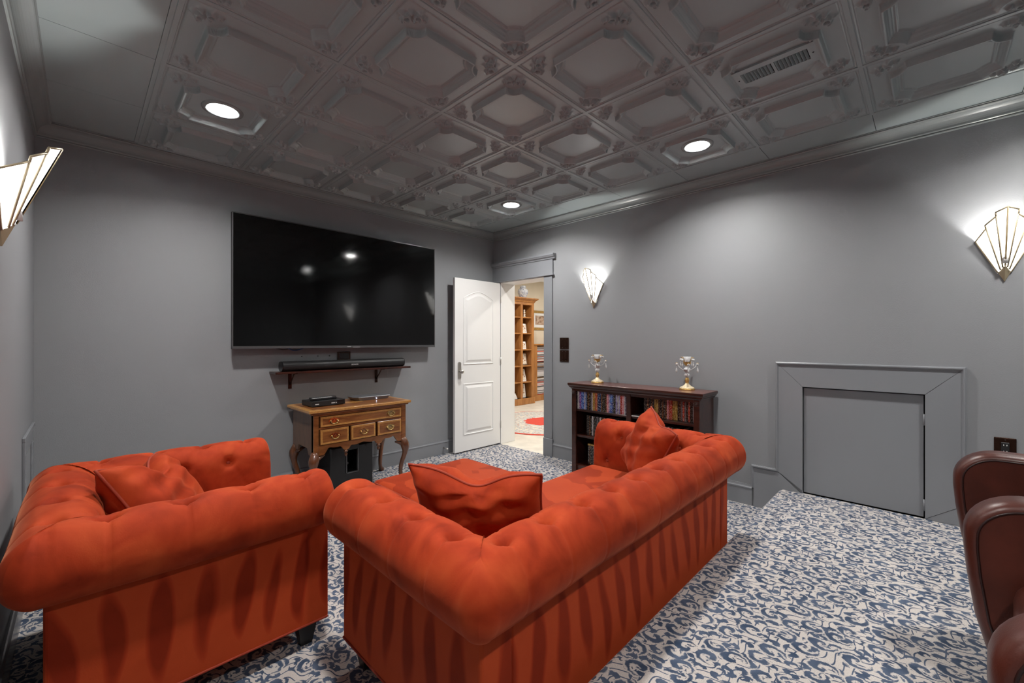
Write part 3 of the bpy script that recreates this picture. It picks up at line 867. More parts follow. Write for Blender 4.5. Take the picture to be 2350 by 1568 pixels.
# ------------------------------------------------------------------ red velvet chesterfield pieces
def chesterfield(name, label, cat, loc, rotz, W, D, nback, narm):
    """local: back along y = 0 facing +y, base x -W/2..W/2, y 0..D"""
    t = thing(name, label, cat, loc, rotz)
    NC, ZC, RR = -0.028, 0.622, 0.116
    N0 = 0.015                                        # pivot of the rounded outer corners
    # profile points (n outward, z) and their unit normals, outer underside -> inner face
    prof = []
    NP = 46
    for i in range(NP+1):
        a = R(-78) + (R(180)-R(-78))*i/NP
        prof.append((NC+RR*math.cos(a), ZC+RR*math.sin(a), math.cos(a), math.sin(a), math.degrees(a)))
    for i in range(1, 15):
        u = i/14
        prof.append((NC-RR-0.012*u, ZC-0.26*u, -1, 0.05, 180+u*90))
    La = D
    # stations along the U: (origin point of n=N0 line, normal, s, segment)
    step = 0.0075
    fan = 8
    hw = W/2
    st = []
    def arm(side):
        pts = []
        n = int((La-0.0)/step)
        for i in range(n+1):
            y = La - (La+N0)*i/n                      # from the front to the corner pivot line
            pts.append((Vector((side*(hw+N0), y)), Vector((side, 0)), La-y))
        return pts
    # corner pivots sit at (+-(hw+N0), -N0): both offset lines meet there
    left = arm(-1)
    right = arm(1)[::-1]
    nb = int((W+2*N0)/step)
    back = [(Vector((-(hw+N0) + (W+2*N0)*i/nb, -N0)), Vector((0, -1)), (W+2*N0)*i/nb) for i in range(nb+1)]
    def fan_pts(side):
        P = Vector((side*(hw+N0), -N0))
        out = []
        for i in range(1, fan):
            a = R(90)*i/fan
            out.append((P, Vector((side*math.cos(a), -math.sin(a))), None))
        return out
    sp_b = (W-0.20)/(nback-1)
    but_b = [N0+0.10+sp_b*i for i in range(nback)]
    sp_a = (D-0.24)/(narm-1)
    but_a = [0.10+sp_a*i for i in range(narm)]
    def arc(ang): return ang*RR*PI/180 if ang <= 180 else PI*RR + (ang-180)/90*0.26
    def tuft(s, ang, buts, sp):
        d = 0.0
        near = min(buts, key=lambda q: abs(q-s))
        ds = s-near
        inside = buts[0]-sp*0.6 < s < buts[-1]+sp*0.6
        # pillow between the pleats
        u = abs(ds)/(sp/2)
        u = min(1, u)
        w_ang = max(0.0, min(1.0, (ang+70)/60))
        if inside:
            d += (0.014*math.sin(u*PI/2)**0.6 - 0.010) * math.exp(-((ang-92)/50)**2)
        # the button pit
        da = (ang-84)*RR*PI/180
        d -= 0.040*math.exp(-(ds/0.021)**2 - (da/0.017)**2)
        d -= 0.018*math.exp(-(ds/0.042)**2 - ((da-0.010)/0.024)**2)
        d += 0.006*math.exp(-(ds/0.060)**2 - ((da+0.045)/0.028)**2)
        # pleat running outwards from the button over the roll
        if ang < 86:
            fade = max(0.0, min(1.0, (ang+78)/40))
            d -= (0.0030+0.006*math.exp(-((ang-86)/30)**2))*math.exp(-(ds/0.0042)**2)*fade
        # staggered second row on the inner curve and a third one lower on the inner face
        if ang > 110:
            q = arc(ang)
            s2 = ((s-buts[0]-sp/2) % sp); s2 = min(s2, sp-s2)
            if not inside: s2 = 1.0
            for sd, tgt in ((s2, 165), (abs(ds), 232)):
                da2 = q - arc(tgt)
                d -= 0.030*math.exp(-(sd/0.020)**2 - (da2/0.020)**2)
                d -= 0.012*math.exp(-(sd/0.048)**2 - (da2/0.042)**2)
        # diagonal pleats between the rows
        for a0, a1, flip in ((86, 165, 0), (165, 232, 1)):
            k1 = (ang-a0)/(a1-a0)
            if 0 < k1 < 1 and inside:
                kk = 1-k1 if flip else k1
                for sg in (-1, 1):
                    d -= 0.0035*math.exp(-((ds - sg*kk*sp/2)/0.0055)**2)
        return d
    rnd = random.Random(len(name)+nback)
    ph = rnd.random()*6
    def station(P, nrm, s, kind):
        out = []
        front = kind == 'arm'
        k = 1.0
        if front and s < 0.045:
            q = 1 - s/0.045
            k = 0.80 + 0.20*math.sqrt(max(0, 1-q*q))
        for (n, z, nx, nz, ang) in prof:
            nn, zz = n, z
            if k < 1 and ang <= 180:
                nn = NC + (n-NC)*k; zz = ZC + (z-ZC)*k
            elif k < 1:
                nn = n + (1-k)*0.08
            if s is not None:
                d = tuft(s, ang, but_a if kind == 'arm' else but_b, sp_a if kind == 'arm' else sp_b)
                if front and s < 0.05: d *= s/0.05
            else:
                w_ang = max(0.0, min(1.0, (ang+70)/60))
                d = 0.004*w_ang
            d += 0.0018*math.sin(9*P.x+7*P.y+ph+ang*0.02)
            nn += d*nx; zz += d*nz
            off = nn-N0
            if s is None and off < 0:
                sx = 1 if P.x > 0 else -1
                pos = P + Vector((sx, -1))*off
            elif off < 0 and kind != 'fan':
                # keep clear of the mitre line on the inside
                pos = P + nrm*off
                if kind == 'arm':
                    lim = -N0 - off
                    if pos.y < lim: pos = Vector((pos.x, lim))
                else:
                    lim = hw + N0 + off
                    pos = Vector((max(-lim, min(lim, pos.x)), pos.y))
            else:
                pos = P + nrm*off
            out.append((pos.x, pos.y, zz))
        return out
    def skin(stations, closed_front=None):
        b = NB()
        rows = [[b.verts.new(p) for p in r] for r in stations]
        fs = []
        for A, B in zip(rows, rows[1:]):
            for i in range(len(A)-1):
                try: fs.append(b.faces.new((A[i], A[i+1], B[i+1], B[i])))
                except ValueError: pass
        if closed_front is not None:
            r = rows[closed_front]
            fs.append(b.faces.new(r))
        bmesh.ops.remove_doubles(b, verts=b.verts[:], dist=0.0004)
        bmesh.ops.recalc_face_normals(b, faces=b.faces[:])
        return b
    fl = fan_pts(-1); frr = fan_pts(1)
    h = fan//2
    S = lambda lst, kind: [station(P, n, s, kind) for P, n, s in lst]
    lst = S(left, 'arm') + S(fl[:h], 'fan')
    a1 = obj('arm', skin(lst, 0), M['velvet'], t, True)
    lst = S(fl[h-1:], 'fan') + S(back, 'back') + S(frr[::-1][:h], 'fan')
    bk = obj('backrest', skin(lst), M['velvet'], t, True)
    lst = S(frr[::-1][h-1:], 'fan') + S(right, 'arm')
    a2 = obj('arm', skin(lst, -1), M['velvet'], t, True)
    # covered buttons
    m = NB(); sphere(m, (0, 0, 0), 0.012, 10, 6, 1, 1, 0.6)
    bme = bpy.data.meshes.new('tuft_button'); m.to_mesh(bme); m.free(); bme.materials.append(M['button'])
    bme.polygons.foreach_set('use_smooth', [True]*len(bme.polygons))
    def put(parent, x, y, n_out, ang):
        a = R(ang); rr = RR-0.054
        n = NC+rr*math.cos(a); z = ZC+rr*math.sin(a)
        o = inst('tuft_button', bme, None, parent)
        o.location = (x + n_out[0]*n, y + n_out[1]*n, z)
        dirv = Vector((n_out[0]*math.cos(a), n_out[1]*math.cos(a), math.sin(a)))
        o.rotation_euler = dirv.to_track_quat('Z', 'Y').to_euler()
    def put2(parent, x, y, n_out, low=False):
        o = inst('tuft_button', bme, None, parent)
        if low: z = ZC-0.26*(232-180)/90; n = NC-RR-0.007+0.034; up = 0.05
        else: z = ZC+(RR-0.040)*math.sin(R(165)); n = NC+(RR-0.040)*math.cos(R(165)); up = 0.27
        o.location = (x + n_out[0]*n, y + n_out[1]*n, z)
        o.rotation_euler = Vector((-n_out[0], -n_out[1], up)).to_track_quat('Z', 'Y').to_euler()
    for i, s in enumerate(but_b):
        put(bk, -(hw+N0)+s, 0, (0, -1), 86)
        if 0 < i < nback-1: put2(bk, -(hw+N0)+s, 0, (0, -1), True)
        if i < nback-1: put2(bk, -(hw+N0)+s+sp_b/2, 0, (0, -1))
    for i, s in enumerate(but_a):
        put(a1, -hw, D-s, (-1, 0), 86); put(a2, hw, D-s, (1, 0), 86)
        if i < narm-1:
            put2(a1, -hw, D-s, (-1, 0), True); put2(a2, hw, D-s, (1, 0), True)
            put2(a1, -hw, D-s-sp_a/2, (-1, 0)); put2(a2, hw, D-s-sp_a/2, (1, 0))
    # flat upholstered base panels
    zb, zt = 0.105, 0.525
    obj('back_panel', bx(-hw+0.118, hw-0.118, 0.0, 0.05, zb, zt, 0.004, 1), M['velvet_panel'], t, False)
    obj('side_panel', bx(-hw, -hw+0.12, 0.0, D, zb, zt, 0.010, 3), M['velvet_panel'], t, False)
    obj('side_panel', bx(hw-0.12, hw, 0.0, D, zb, zt, 0.010, 3), M['velvet_panel'], t, False)
    obj('seat_base', bx(-hw+0.121, hw-0.121, 0.051, D-0.01, zb, 0.30, 0.01, 2), M['velvet_panel'], t, False)
    # welt along the lower edge
    m = NB()
    tube(m, [(-hw, D-0.004, zb+0.004), (-hw, 0, zb+0.004), (hw, 0, zb+0.004), (hw, D-0.004, zb+0.004)], 0.005, 8)
    obj('welt', m, M['piping'], t, True)
    # seat cushion
    m = NB()
    iw = hw-0.150
    box(m, -iw, iw, 0.145, D+0.005, 0.295, 0.445, 0.045, 4)
    for v in m.verts:
        if v.co.z > 0.40:
            v.co.z += 0.022*max(0, 1-(v.co.x/iw)**4)*max(0, 1-((v.co.y-(D+0.15)/2)/((D-0.145)/2))**4)
    obj('seat_cushion', m, M['velvet_seat'], t, True)
    # tapered block feet
    m = NB()
    for sx in (-1, 1):
        for sy in (0, 1):
            cx = sx*(hw-0.065); cy = 0.075 if sy == 0 else D-0.075
            q = NB()
            A = [q.verts.new((cx+dx*0.022, cy+dy*0.022, 0.0)) for dx, dy in ((-1, -1), (1, -1), (1, 1), (-1, 1))]
            B = [q.verts.new((cx+dx*0.040, cy+dy*0.040, zb+0.002)) for dx, dy in ((-1, -1), (1, -1), (1, 1), (-1, 1))]
            q.faces.new(A[::-1]); q.faces.new(B)
            for i in range(4): q.faces.new((A[i], A[(i+1) % 4], B[(i+1) % 4], B[i]))
            obj('leg', q, M['darkleg'], t)
    m.free()
    return t
sofa = chesterfield('chesterfield_sofa', 'long red velvet tufted sofa with rolled arms, seen from behind', 'sofa', (-2.010, -3.135, 0), 0, 1.916, 0.835, 10, 4)
chair = chesterfield('chesterfield_armchair', 'red velvet tufted armchair with rolled arms beside the left wall', 'armchair', (-3.782, -1.663, 0), R(-90), 0.926, 0.827, 4, 4)

# ottoman pushed up to the sofa
ot = thing('ottoman', 'square red velvet ottoman pushed against the front of the sofa', 'ottoman', (-2.055, -1.88, 0))
m = NB(); box(m, -0.37, 0.37, -0.385, 0.385, 0.11, 0.33, 0.015, 2); obj('base', m, M['velvet_panel'], ot)
m = NB(); box(m, -0.375, 0.375, -0.39, 0.39, 0.325, 0.425, 0.04, 5)
bmesh.ops.subdivide_edges(m, edges=[e for e in m.edges if e.calc_length() > 0.3], cuts=6, use_grid_fill=True)
for v in m.verts:
    if v.co.z > 0.40: v.co.z += 0.022*max(0, 1-(v.co.x/0.375)**2)*max(0, 1-(v.co.y/0.39)**2)
obj('cushion', m, M['velvet_seat'], ot, True)
m = NB()
c = [(-0.345, -0.385), (0.345, -0.385), (0.372, -0.358), (0.372, 0.358), (0.345, 0.385), (-0.345, 0.385), (-0.372, 0.358), (-0.372, -0.358)]
tube(m, [(x, y, 0.412) for x, y in c], 0.005, 8, closed=True); obj('piping', m, M['piping'], ot, True)
for sx in (-1, 1):
    for sy in (-1, 1):
        m = NB(); cyl(m, (sx*0.30, sy*0.315, 0.056), 0.022, 0.11, 4, r2=0.034); obj('leg', m, M['darkleg'], ot)

def cushion(name, label, loc, rot, w, h, th, chop, seed, pinch=0.10):
    """pillow: local x width, y height, z thickness; chop pushes the middle of the top edge down"""
    t = thing(name, label, 'cushion', loc, 0, 'red velvet throw pillows')
    t.rotation_euler = rot
    rnd = random.Random(seed)
    ph = [rnd.random()*6.28 for _ in range(8)]
    n = 44
    def edge(u, v):
        # outline with pinched corners and bowed-in sides
        x = w/2*u*(1 - pinch*(1-v*v)*0.55); y = h/2*v*(1 - pinch*(1-u*u)*0.55)
        if v > -0.2:
            kk = (v+0.2)/1.2
            y -= chop*kk*kk*math.exp(-(u/0.42)**2)
        return x, y
    def wr(u, v):
        return 0.006*math.sin(9*u+4*v+ph[0]) + 0.005*math.sin(5*u-11*v+ph[1]) + 0.004*math.sin(17*u*v+ph[2]) + 0.004*math.sin(11*math.atan2(v-1.0, abs(u)+0.1)+ph[3])*max(0, v)
    m = NB()
    top = {}; bot = {}
    for j in range(n+1):
        for i in range(n+1):
            u = -1+2*i/n; v = -1+2*j/n
            x, y = edge(u, v)
            e = (1-u**4)*(1-v**4)
            z = th/2*max(0, e)**0.55
            cr = 1-0.35*max(0, v)*math.exp(-(u/0.4)**2)
            z *= cr
            ww = wr(u, v)*min(1, e*2)
            rim = i in (0, n) or j in (0, n)
            top[i, j] = m.verts.new((x, y, z+ww))
            bot[i, j] = top[i, j] if rim else m.verts.new((x, y, -z+wr(-u, v)*min(1, e*2)))
    for j in range(n):
        for i in range(n):
            m.faces.new((top[i, j], top[i+1, j], top[i+1, j+1], top[i, j+1]))
            q = (bot[i, j], bot[i, j+1], bot[i+1, j+1], bot[i+1, j])
            if len(set(q)) == 4:
                try: m.faces.new(q)
                except ValueError: pass
    obj('cover', m, M['velvet'], t, True)
    path = []
    for i in range(n): path.append(edge(-1+2*i/n, -1))
    for i in range(n): path.append(edge(1, -1+2*i/n))
    for i in range(n): path.append(edge(1-2*i/n, 1))
    for i in range(n): path.append(edge(-1, 1-2*i/n))
    m = NB(); tube(m, [(x, y, 0) for x, y in path], 0.0055, 7, closed=True); obj('piping', m, M['piping'], t, True)
    return t
def upright(yaw, lean, roll=0.0):
    """pillow standing: face (+z local) turned to heading yaw, leaning back by lean, rolled in its own plane"""
    q = Matrix.Rotation(yaw, 4, 'Z') @ Matrix.Rotation(R(90)-lean, 4, 'X') @ Matrix.Rotation(roll, 4, 'Z')
    return q.to_euler()
cushion('throw_pillow', 'red velvet throw pillow with a dented top, near end of the sofa', (-2.565, -2.662, 0.625), upright(R(120), R(24), R(0)), 0.55, 0.36, 0.18, 0.075, 3)
cushion('throw_pillow', 'red velvet throw pillow with a pointed corner, far end of the sofa', (-1.345, -2.790, 0.655), upright(R(-128), R(20), R(-15)), 0.39, 0.39, 0.19, 0.030, 5, 0.09)
cushion('throw_pillow', 'crumpled red velvet throw pillow slumped in the armchair', (-3.470, -1.560, 0.618), upright(R(68), R(34), R(-8)), 0.50, 0.37, 0.19, 0.10, 9)

# ------------------------------------------------------------------ television wall
TX0, TX1, TZ0, TZ1, TY = -2.878, -0.975, 1.230, 2.309, -0.10
tv = thing('television', 'huge black flat screen television mounted on the back wall', 'television', ((TX0+TX1)/2, TY, TZ0))
w2, hh = (TX1-TX0)/2, TZ1-TZ0
obj('housing', bx(-w2, w2, 0.004, 0.040, 0.0, hh, 0.004, 2), M['black'], tv)
obj('rear_box', bx(-w2+0.25, w2-0.25, 0.040, 0.065, 0.12, hh-0.3, 0.01, 2), M['black'], tv)
obj('wall_mount', bx(-0.35, 0.35, 0.065, -TY, 0.35, 0.70), M['black'], tv)
obj('screen', bx(-w2+0.008, w2-0.008, 0.0, 0.004, 0.024, hh-0.008), M['screen'], tv)
obj('bezel', bx(-w2, w2, -0.004, 0.005, 0.0, 0.022, 0.002, 1), M['bezel'], tv)
for x0, x1, z0, z1 in ((-w2, w2, hh-0.007, hh), (-w2, -w2+0.007, 0.022, hh), (w2-0.007, w2, 0.022, hh)):
    obj('bezel', bx(x0, x1, -0.001, 0.004, z0, z1), M['bezel'], tv)
obj('logo', bx(-0.035, 0.0, -0.0048, -0.003, 0.010, 0.014), M['whiteprint'], tv)
obj('logo', bx(0.02, 0.09, -0.0048, -0.003, 0.006, 0.010), M['whiteprint'], tv)

m = NB()
pts = [(-2.50 + 0.012*i, -0.03 - 0.02*math.sin(i*0.5), 1.262 - 0.050*math.sin(PI*i/18)) for i in range(19)]
tube(m, pts, 0.004, 8)
tag(obj('network_cable', m, M['blueprint'], None, True), 'thin blue cable hanging just below the television', 'cable')
m = NB(); pts = [(-2.62 + 0.012*i, -0.035, 1.262 - 0.040*math.sin(PI*i/22)) for i in range(23)]; tube(m, pts, 0.004, 8)
tag(obj('power_cable', m, M['black'], None, True), 'thin black cable hanging just below the television', 'cable')
t = thing('wall_box', 'small dark cable outlet box on the wall under the television', 'outlet', (-1.952, 0, 1.153))
obj('plate', bx(-0.063, 0.063, -0.014, 0, -0.04, 0.04, 0.003, 1), M['bronze'], t)
obj('insert', bx(-0.045, 0.045, -0.017, -0.013, -0.028, 0.028, 0.001, 1), M['black'], t)
for i, x in enumerate((-2.33, -2.19, -2.085)):
    m = NB(); cyl(m, (x, -0.003, 1.158), 0.006, 0.006, 10, 'y')
    tag(obj('wall_screw', m, M['bezel'], None, True), ('first', 'second', 'third')[i] + ' small screw in the wall under the television, counted from the left wall', 'screw', 'screws under the television')

# soundbar shelf with two angle brackets
sh = thing('wall_shelf', 'dark wood wall shelf on two metal brackets under the television', 'shelf', (-1.955, 0, 1.018))
obj('board', bx(-0.635, 0.635, -0.165, 0.0, 0.0, 0.018, 0.002, 1), M['mahog'], sh)
for x in (-0.473, 0.336):
    b = obj('bracket', bx(x-0.014, x+0.014, -0.006, 0, -0.140, 0), M['bronze'], sh)
    obj('bracket_arm', bx(x-0.014, x+0.014, -0.150, -0.006, -0.006, 0), M['bronze'], b)
    m = NB(); tube(m, [(x, -0.006, -0.105), (x, -0.110, -0.005)], 0.005, 8); obj('bracket_brace', m, M['bronze'], b, True)
sb = thing('soundbar', 'long black rounded soundbar on the wall shelf', 'speaker', (-1.955, -0.095, 1.036))
m = NB()
pr = []
for i in range(24):
    a = 2*PI*i/24
    pr.append((0.055*math.copysign(abs(math.cos(a))**0.8, math.cos(a)), 0.043 + 0.043*math.copysign(abs(math.sin(a))**0.8, math.sin(a))))
poly_prism(m, pr, 'x', -0.570, 0.570)
obj('body', m, M['bar'], sb, False)
for sx in (-1, 1):
    m = NB(); poly_prism(m, [(y*0.97, 0.043+(z-0.043)*0.97) for y, z in pr], 'x', sx*0.570, sx*0.576); obj('end_cap', m, M['blackgloss'], sb)
cu = bpy.data.curves.new('logo_text', 'FONT'); cu.body = 'SONOS'; cu.size = 0.020; cu.extrude = 0.0004; cu.align_x = 'CENTER'
lo = bpy.data.objects.new('logo_text', cu); link(lo, sb); lo.location = (0.045, -0.0552, 0.034); lo.rotation_euler = (R(90), 0, 0); cu.materials.append(M['whiteprint'])
lme = bpy.data.meshes.new_from_object(lo)
bpy.data.objects.remove(lo)
inst('logo_text', lme, None, sb, False, (0.045, -0.0552, 0.034), (R(90), 0, 0))

# ------------------------------------------------------------------ walnut lowboy
DRX, DRY = -2.005, -0.285
dr = thing('lowboy_dresser', 'walnut lowboy with satinwood banded drawers and cabriole legs', 'dresser', (DRX, DRY, 0))
TW, TD = 0.455, 0.255
m = NB(); box(m, -TW, TW, -TD, TD, 0.722, 0.745, 0.004, 2); obj('top', m, M['inlay'], dr)
obj('top_veneer', bx(-TW+0.042, TW-0.042, -TD+0.042, TD-0.042, 0.743, 0.7458), M['walnut'], dr)
m = NB()
e = [(0.11*math.cos(2*PI*i/28), 0.045*math.sin(2*PI*i/28)) for i in range(28)]
poly_prism(m, e, 'z', 0.7455, 0.7464); obj('oval_inlay', m, M['inlay'], dr)
BW, BD = 0.415, 0.225
m = NB(); box(m, -TW+0.018, TW-0.018, -TD+0.015, TD-0.012, 0.706, 0.722, 0.006, 3); obj('top_moulding', m, M['walnut'], dr)
# carcase: sides, back, front frame
ZB = 0.395
for sx in (-1, 1):
    x0, x1 = (-BW, -BW+0.02) if sx < 0 else (BW-0.02, BW)
    m = NB()
    pts = [(-BD, 0.706), (BD, 0.706), (BD, ZB-0.02), (BD-0.10, ZB-0.02), (BD-0.13, ZB+0.03), (-BD+0.13, ZB+0.03), (-BD+0.10, ZB-0.02), (-BD, ZB-0.02)]
    poly_prism(m, pts, 'x', x0, x1); obj('side', m, M['walnutside'], dr)
obj('back', bx(-BW+0.02, BW-0.02, BD-0.015, BD, ZB, 0.706), M['walnutside'], dr)
obj('bottom', bx(-BW+0.02, BW-0.02, -BD+0.02, BD-0.015, ZB+0.03, ZB+0.04), M['walnutside'], dr)
for sx in (-1, 1):
    m = NB(); box(m, sx*BW-(0.045 if sx > 0 else 0), sx*BW+(0.045 if sx < 0 else 0), -BD-0.001, -BD+0.04, ZB-0.02, 0.706, 0.006, 2); obj('corner_post', m, M['walnut'], dr)
obj('rail', bx(-BW+0.045, BW-0.045, -BD, -BD+0.018, 0.690, 0.706), M['walnut'], dr)
obj('rail', bx(-BW+0.045, BW-0.045, -BD, -BD+0.018, 0.585, 0.600), M['walnut'], dr)
# scalloped apron
def apron():
    P = [(-BW+0.045, 0.458), (BW-0.045, 0.458)]
    low = []
    xs = [i/60 for i in range(61)]
    for u in xs:
        x = (BW-0.045)*(1-2*u)
        ax = abs(x)
        if ax < 0.105: z = 0.428 - 0.004
        elif ax < 0.128: z = 0.424 - (ax-0.105)/0.023*0.036
        elif ax < 0.166: z = 0.388
        elif ax < 0.195: z = 0.388 + (ax-0.166)/0.029*0.040
        elif ax < 0.285: z = 0.428
        elif ax < 0.325: z = 0.428 - ((ax-0.285)/0.040)**1.6*0.045
        else: z = 0.378
        if z > 0.41: z += 0.006*math.cos((ax-0.15)*40)
        low.append((x, z))
    return P + low
m = NB(); poly_prism(m, apron(), 'y', -BD, -BD+0.018); obj('apron', m, M['walnut'], dr)
for x in (-0.147, 0.147):
    m = NB(); lathe(m, [(0.0, -0.060), (0.006, -0.057), (0.012, -0.046), (0.013, -0.036), (0.008, -0.026), (0.010, -0.022), (0.018, -0.018), (0.019, -0.012), (0.012, -0.008), (0.012, 0)], 16, x, -BD+0.011, 0.389)
    obj('drop_finial', m, M['walnutleg'], dr, True)
def bail_handle(parent, x, z):
    y = -BD-0.013
    m = NB()
    half = [(0.0, 0.034), (0.007, 0.026), (0.016, 0.022), (0.024, 0.026), (0.030, 0.016), (0.040, 0.012), (0.046, 0.003), (0.040, -0.006), (0.028, -0.010), (0.018, -0.018), (0.006, -0.019), (0.0, -0.024)]
    outline = half + [(-a, b) for a, b in half[-2:0:-1]]
    poly_prism(m, [(x+a*1.0, z+b*0.95) for a, b in outline], 'y', y, y-0.0025)
    h = obj('handle', m, M['brass'], parent)
    m = NB()
    for sx in (-1, 1): sphere(m, (x+sx*0.028, y-0.007, z+0.003), 0.0065, 10, 8)
    tube(m, [(x+0.030*math.cos(PI+PI*i/14)*1.0, y-0.012, z+0.004+0.026*math.sin(PI+PI*i/14)) for i in range(15)], 0.0032, 8)
    obj('bail', m, M['brass'], h, True)
    m = NB()
    for k in range(5):
        a = PI*k/4
        cyl(m, (x+0.013*math.cos(a), y-0.0026, z+0.004+0.012*math.sin(a)), 0.0035, 0.0012, 8, 'y')
    obj('pierced_hole', m, M['mahog'], h)
def drawer(x0, x1, z0, z1, handles):
    d = obj('drawer', bx(x0, x1, -BD-0.008, -BD+0.02, z0, z1, 0.002, 1), M['walnut'], dr)
    y0, y1 = -BD-0.0125, -BD-0.007
    bw = 0.017
    for q in ((x0+0.003, x1-0.003, z1-bw, z1-0.002), (x0+0.003, x1-0.003, z0+0.002, z0+bw), (x0+0.003, x0+bw, z0+bw, z1-bw), (x1-bw, x1-0.003, z0+bw, z1-bw)):
        obj('inlay_band', bx(q[0], q[1], y0, y1, q[2], q[3]), M['inlay'], d)
    obj('veneer', bx(x0+bw, x1-bw, y0, y1, z0+bw, z1-bw), M['walnut'], d)
    for hx in handles: bail_handle(d, hx, (z0+z1)/2)
drawer(-BW+0.052, BW-0.052, 0.603, 0.686, (-0.255, 0.255))
for x0, x1 in ((-BW+0.052, -0.130), (-0.110, 0.110), (0.130, BW-0.052)):
    drawer(x0, x1, 0.462, 0.582, ((x0+x1)/2,))
def cabriole(cx, cy, dx, dy):
    m = NB()
    pts = []; rad = []
    n = 22
    for i in range(n+1):
        u = i/n                                        # 0 top .. 1 foot
        z = 0.400*(1-u)
        off = 0.019*math.sin(min(1, u*1.9)*PI)*1.0 if u < 0.53 else -0.012*math.sin((u-0.53)/0.47*PI)
        if u > 0.88: off += (u-0.88)/0.12*0.022
        r = 0.026 + 0.016*math.exp(-((u-0.16)/0.13)**2) - 0.010*u
        if u > 0.90: r += 0.012*math.sin(min(1, (u-0.90)/0.085)*PI/2)
        pts.append((cx+dx*off, cy+dy*off, max(z, 0.004))); rad.append(r)
    tube(m, pts, rad, 14)
    l = obj('leg', m, M['walnutleg'], dr, True)
    m = NB()                                           # knee brackets either side
    for ax in (0, 1):
        ex, ey = (-dx, 0) if ax == 0 else (0, -dy)
        k = [(cx+ex*0.075*q*q + dx*0.012*(1-q), cy+ey*0.075*q*q + dy*0.012*(1-q), 0.372-0.050*(1-q)) for q in (0.0, 0.35, 0.7, 1.0)]
        tube(m, k, [0.026, 0.022, 0.016, 0.008], 10)
    obj('knee_bracket', m, M['walnutleg'], l, True)
for sx in (-1, 1):
    for sy in (-1, 1):
        cabriole(sx*(BW-0.022), sy*(BD-0.022), sx, sy)

# things on and under the lowboy
st = thing('set_top_box', 'black set-top box on the lowboy', 'media box', (-2.238, -0.255, 0.7466), R(2))
obj('body', bx(-0.140, 0.140, -0.105, 0.105, 0.004, 0.046, 0.002, 1), M['black'], st)
obj('front_glass', bx(0.070, 0.136, -0.107, -0.104, 0.008, 0.043), M['blackgloss'], st)
for x0, x1 in ((-0.115, -0.085), (0.02, 0.05), (0.056, 0.066)): obj('logo_print', bx(x0, x1, -0.1058, -0.104, 0.018, 0.025), M['whiteprint'], st)
for sx in (-1, 1):
    for sy in (-1, 1): obj('foot', bx(sx*0.12-0.01, sx*0.12+0.01, sy*0.085-0.01, sy*0.085+0.01, 0, 0.004), M['black'], st)
def remote(label, loc, rz, gloss):
    t = thing('remote_control', label, 'remote', loc, rz, 'remote controls on the set-top box')
    m = NB(); box(m, -0.11, 0.11, -0.024, 0.024, 0, 0.018, 0.007, 3); obj('body', m, M['blackgloss'] if gloss else M['black'], t, False)
    m = NB()
    for i in range(9):
        for j in range(3): box(m, -0.085+i*0.019-0.005, -0.085+i*0.019+0.005, -0.012+j*0.012-0.0035, -0.012+j*0.012+0.0035, 0.0175, 0.0195)
    obj('buttons', m, M['whiteprint'] if gloss else M['greymetal'], t)
remote('glossy black remote control in front on the set-top box', (-2.255, -0.290, 0.7931), R(6), True)
remote('matte black remote control behind the glossy one on the set-top box', (-2.230, -0.215, 0.7931), R(3), False)
pl = thing('disc_player', 'flat dark grey wedge-edged player at the back corner of the lowboy', 'media box', (-1.795, -0.205, 0.7466), R(-2))
m = NB()
A = [(-0.14, -0.08), (0.17, -0.08), (0.17, 0.10), (-0.17, 0.10), (-0.17, -0.03)]
Bq = [(x*0.97, y*0.95) for x, y in A]
lowv = [m.verts.new((x*0.86, y*0.84, 0.0)) for x, y in A]; midv = [m.verts.new((x, y, 0.030)) for x, y in A]; topv = [m.verts.new((x, y, 0.034)) for x, y in Bq]
m.faces.new(lowv[::-1]); m.faces.new(topv)
for P_, Q_ in ((lowv, midv), (midv, topv)):
    for i in range(5): m.faces.new((P_[i], P_[(i+1) % 5], Q_[(i+1) % 5], Q_[i]))
obj('body', m, M['greymetal'], pl)
m = NB(); sphere(m, (0.035, -0.078, 0.012), 0.004, 8, 6); obj('indicator_lamp', m, M['led'], pl, True)

sw = thing('subwoofer', 'black subwoofer box with an upright slot, under the lowboy', 'speaker', (-2.040, -0.205, 0))
SWx, SWy, SWh = 0.192, 0.175, 0.385
m = NB()
box(m, -SWx, -0.050, -SWy, SWy, 0.008, SWh, 0.012, 2); obj('body_side', m, M['blackgloss'], sw)
m = NB(); box(m, 0.050, SWx, -SWy, SWy, 0.008, SWh, 0.012, 2); obj('body_side', m, M['blackgloss'], sw)
obj('body_bottom', bx(-0.060, 0.060, -SWy+0.001, SWy-0.001, 0.010, 0.150), M['blackgloss'], sw)
obj('body_top', bx(-0.060, 0.060, -SWy+0.001, SWy-0.001, 0.345, SWh-0.002), M['blackgloss'], sw)
obj('slot_back', bx(-0.052, 0.052, SWy-0.03, SWy-0.01, 0.14, 0.35), M['dark'], sw)
m = NB()
for x0, x1, z0, z1 in ((-0.056, -0.048, 0.146, 0.35), (0.048, 0.056, 0.146, 0.35), (-0.056, 0.056, 0.144, 0.152)): box(m, x0, x1, -SWy-0.002, -SWy+0.02, z0, z1)
obj('slot_frame', m, M['bezel'], sw)
m = NB(); cyl(m, (0.0, -SWy+0.10, 0.205), 0.012, 0.004, 14, 'y'); obj('emblem', m, M['bezel'], sw)
for sx in (-1, 1):
    for sy in (-1, 1): obj('foot', bx(sx*0.15-0.02, sx*0.15+0.02, sy*0.13-0.02, sy*0.13+0.02, 0, 0.009), M['black'], sw)

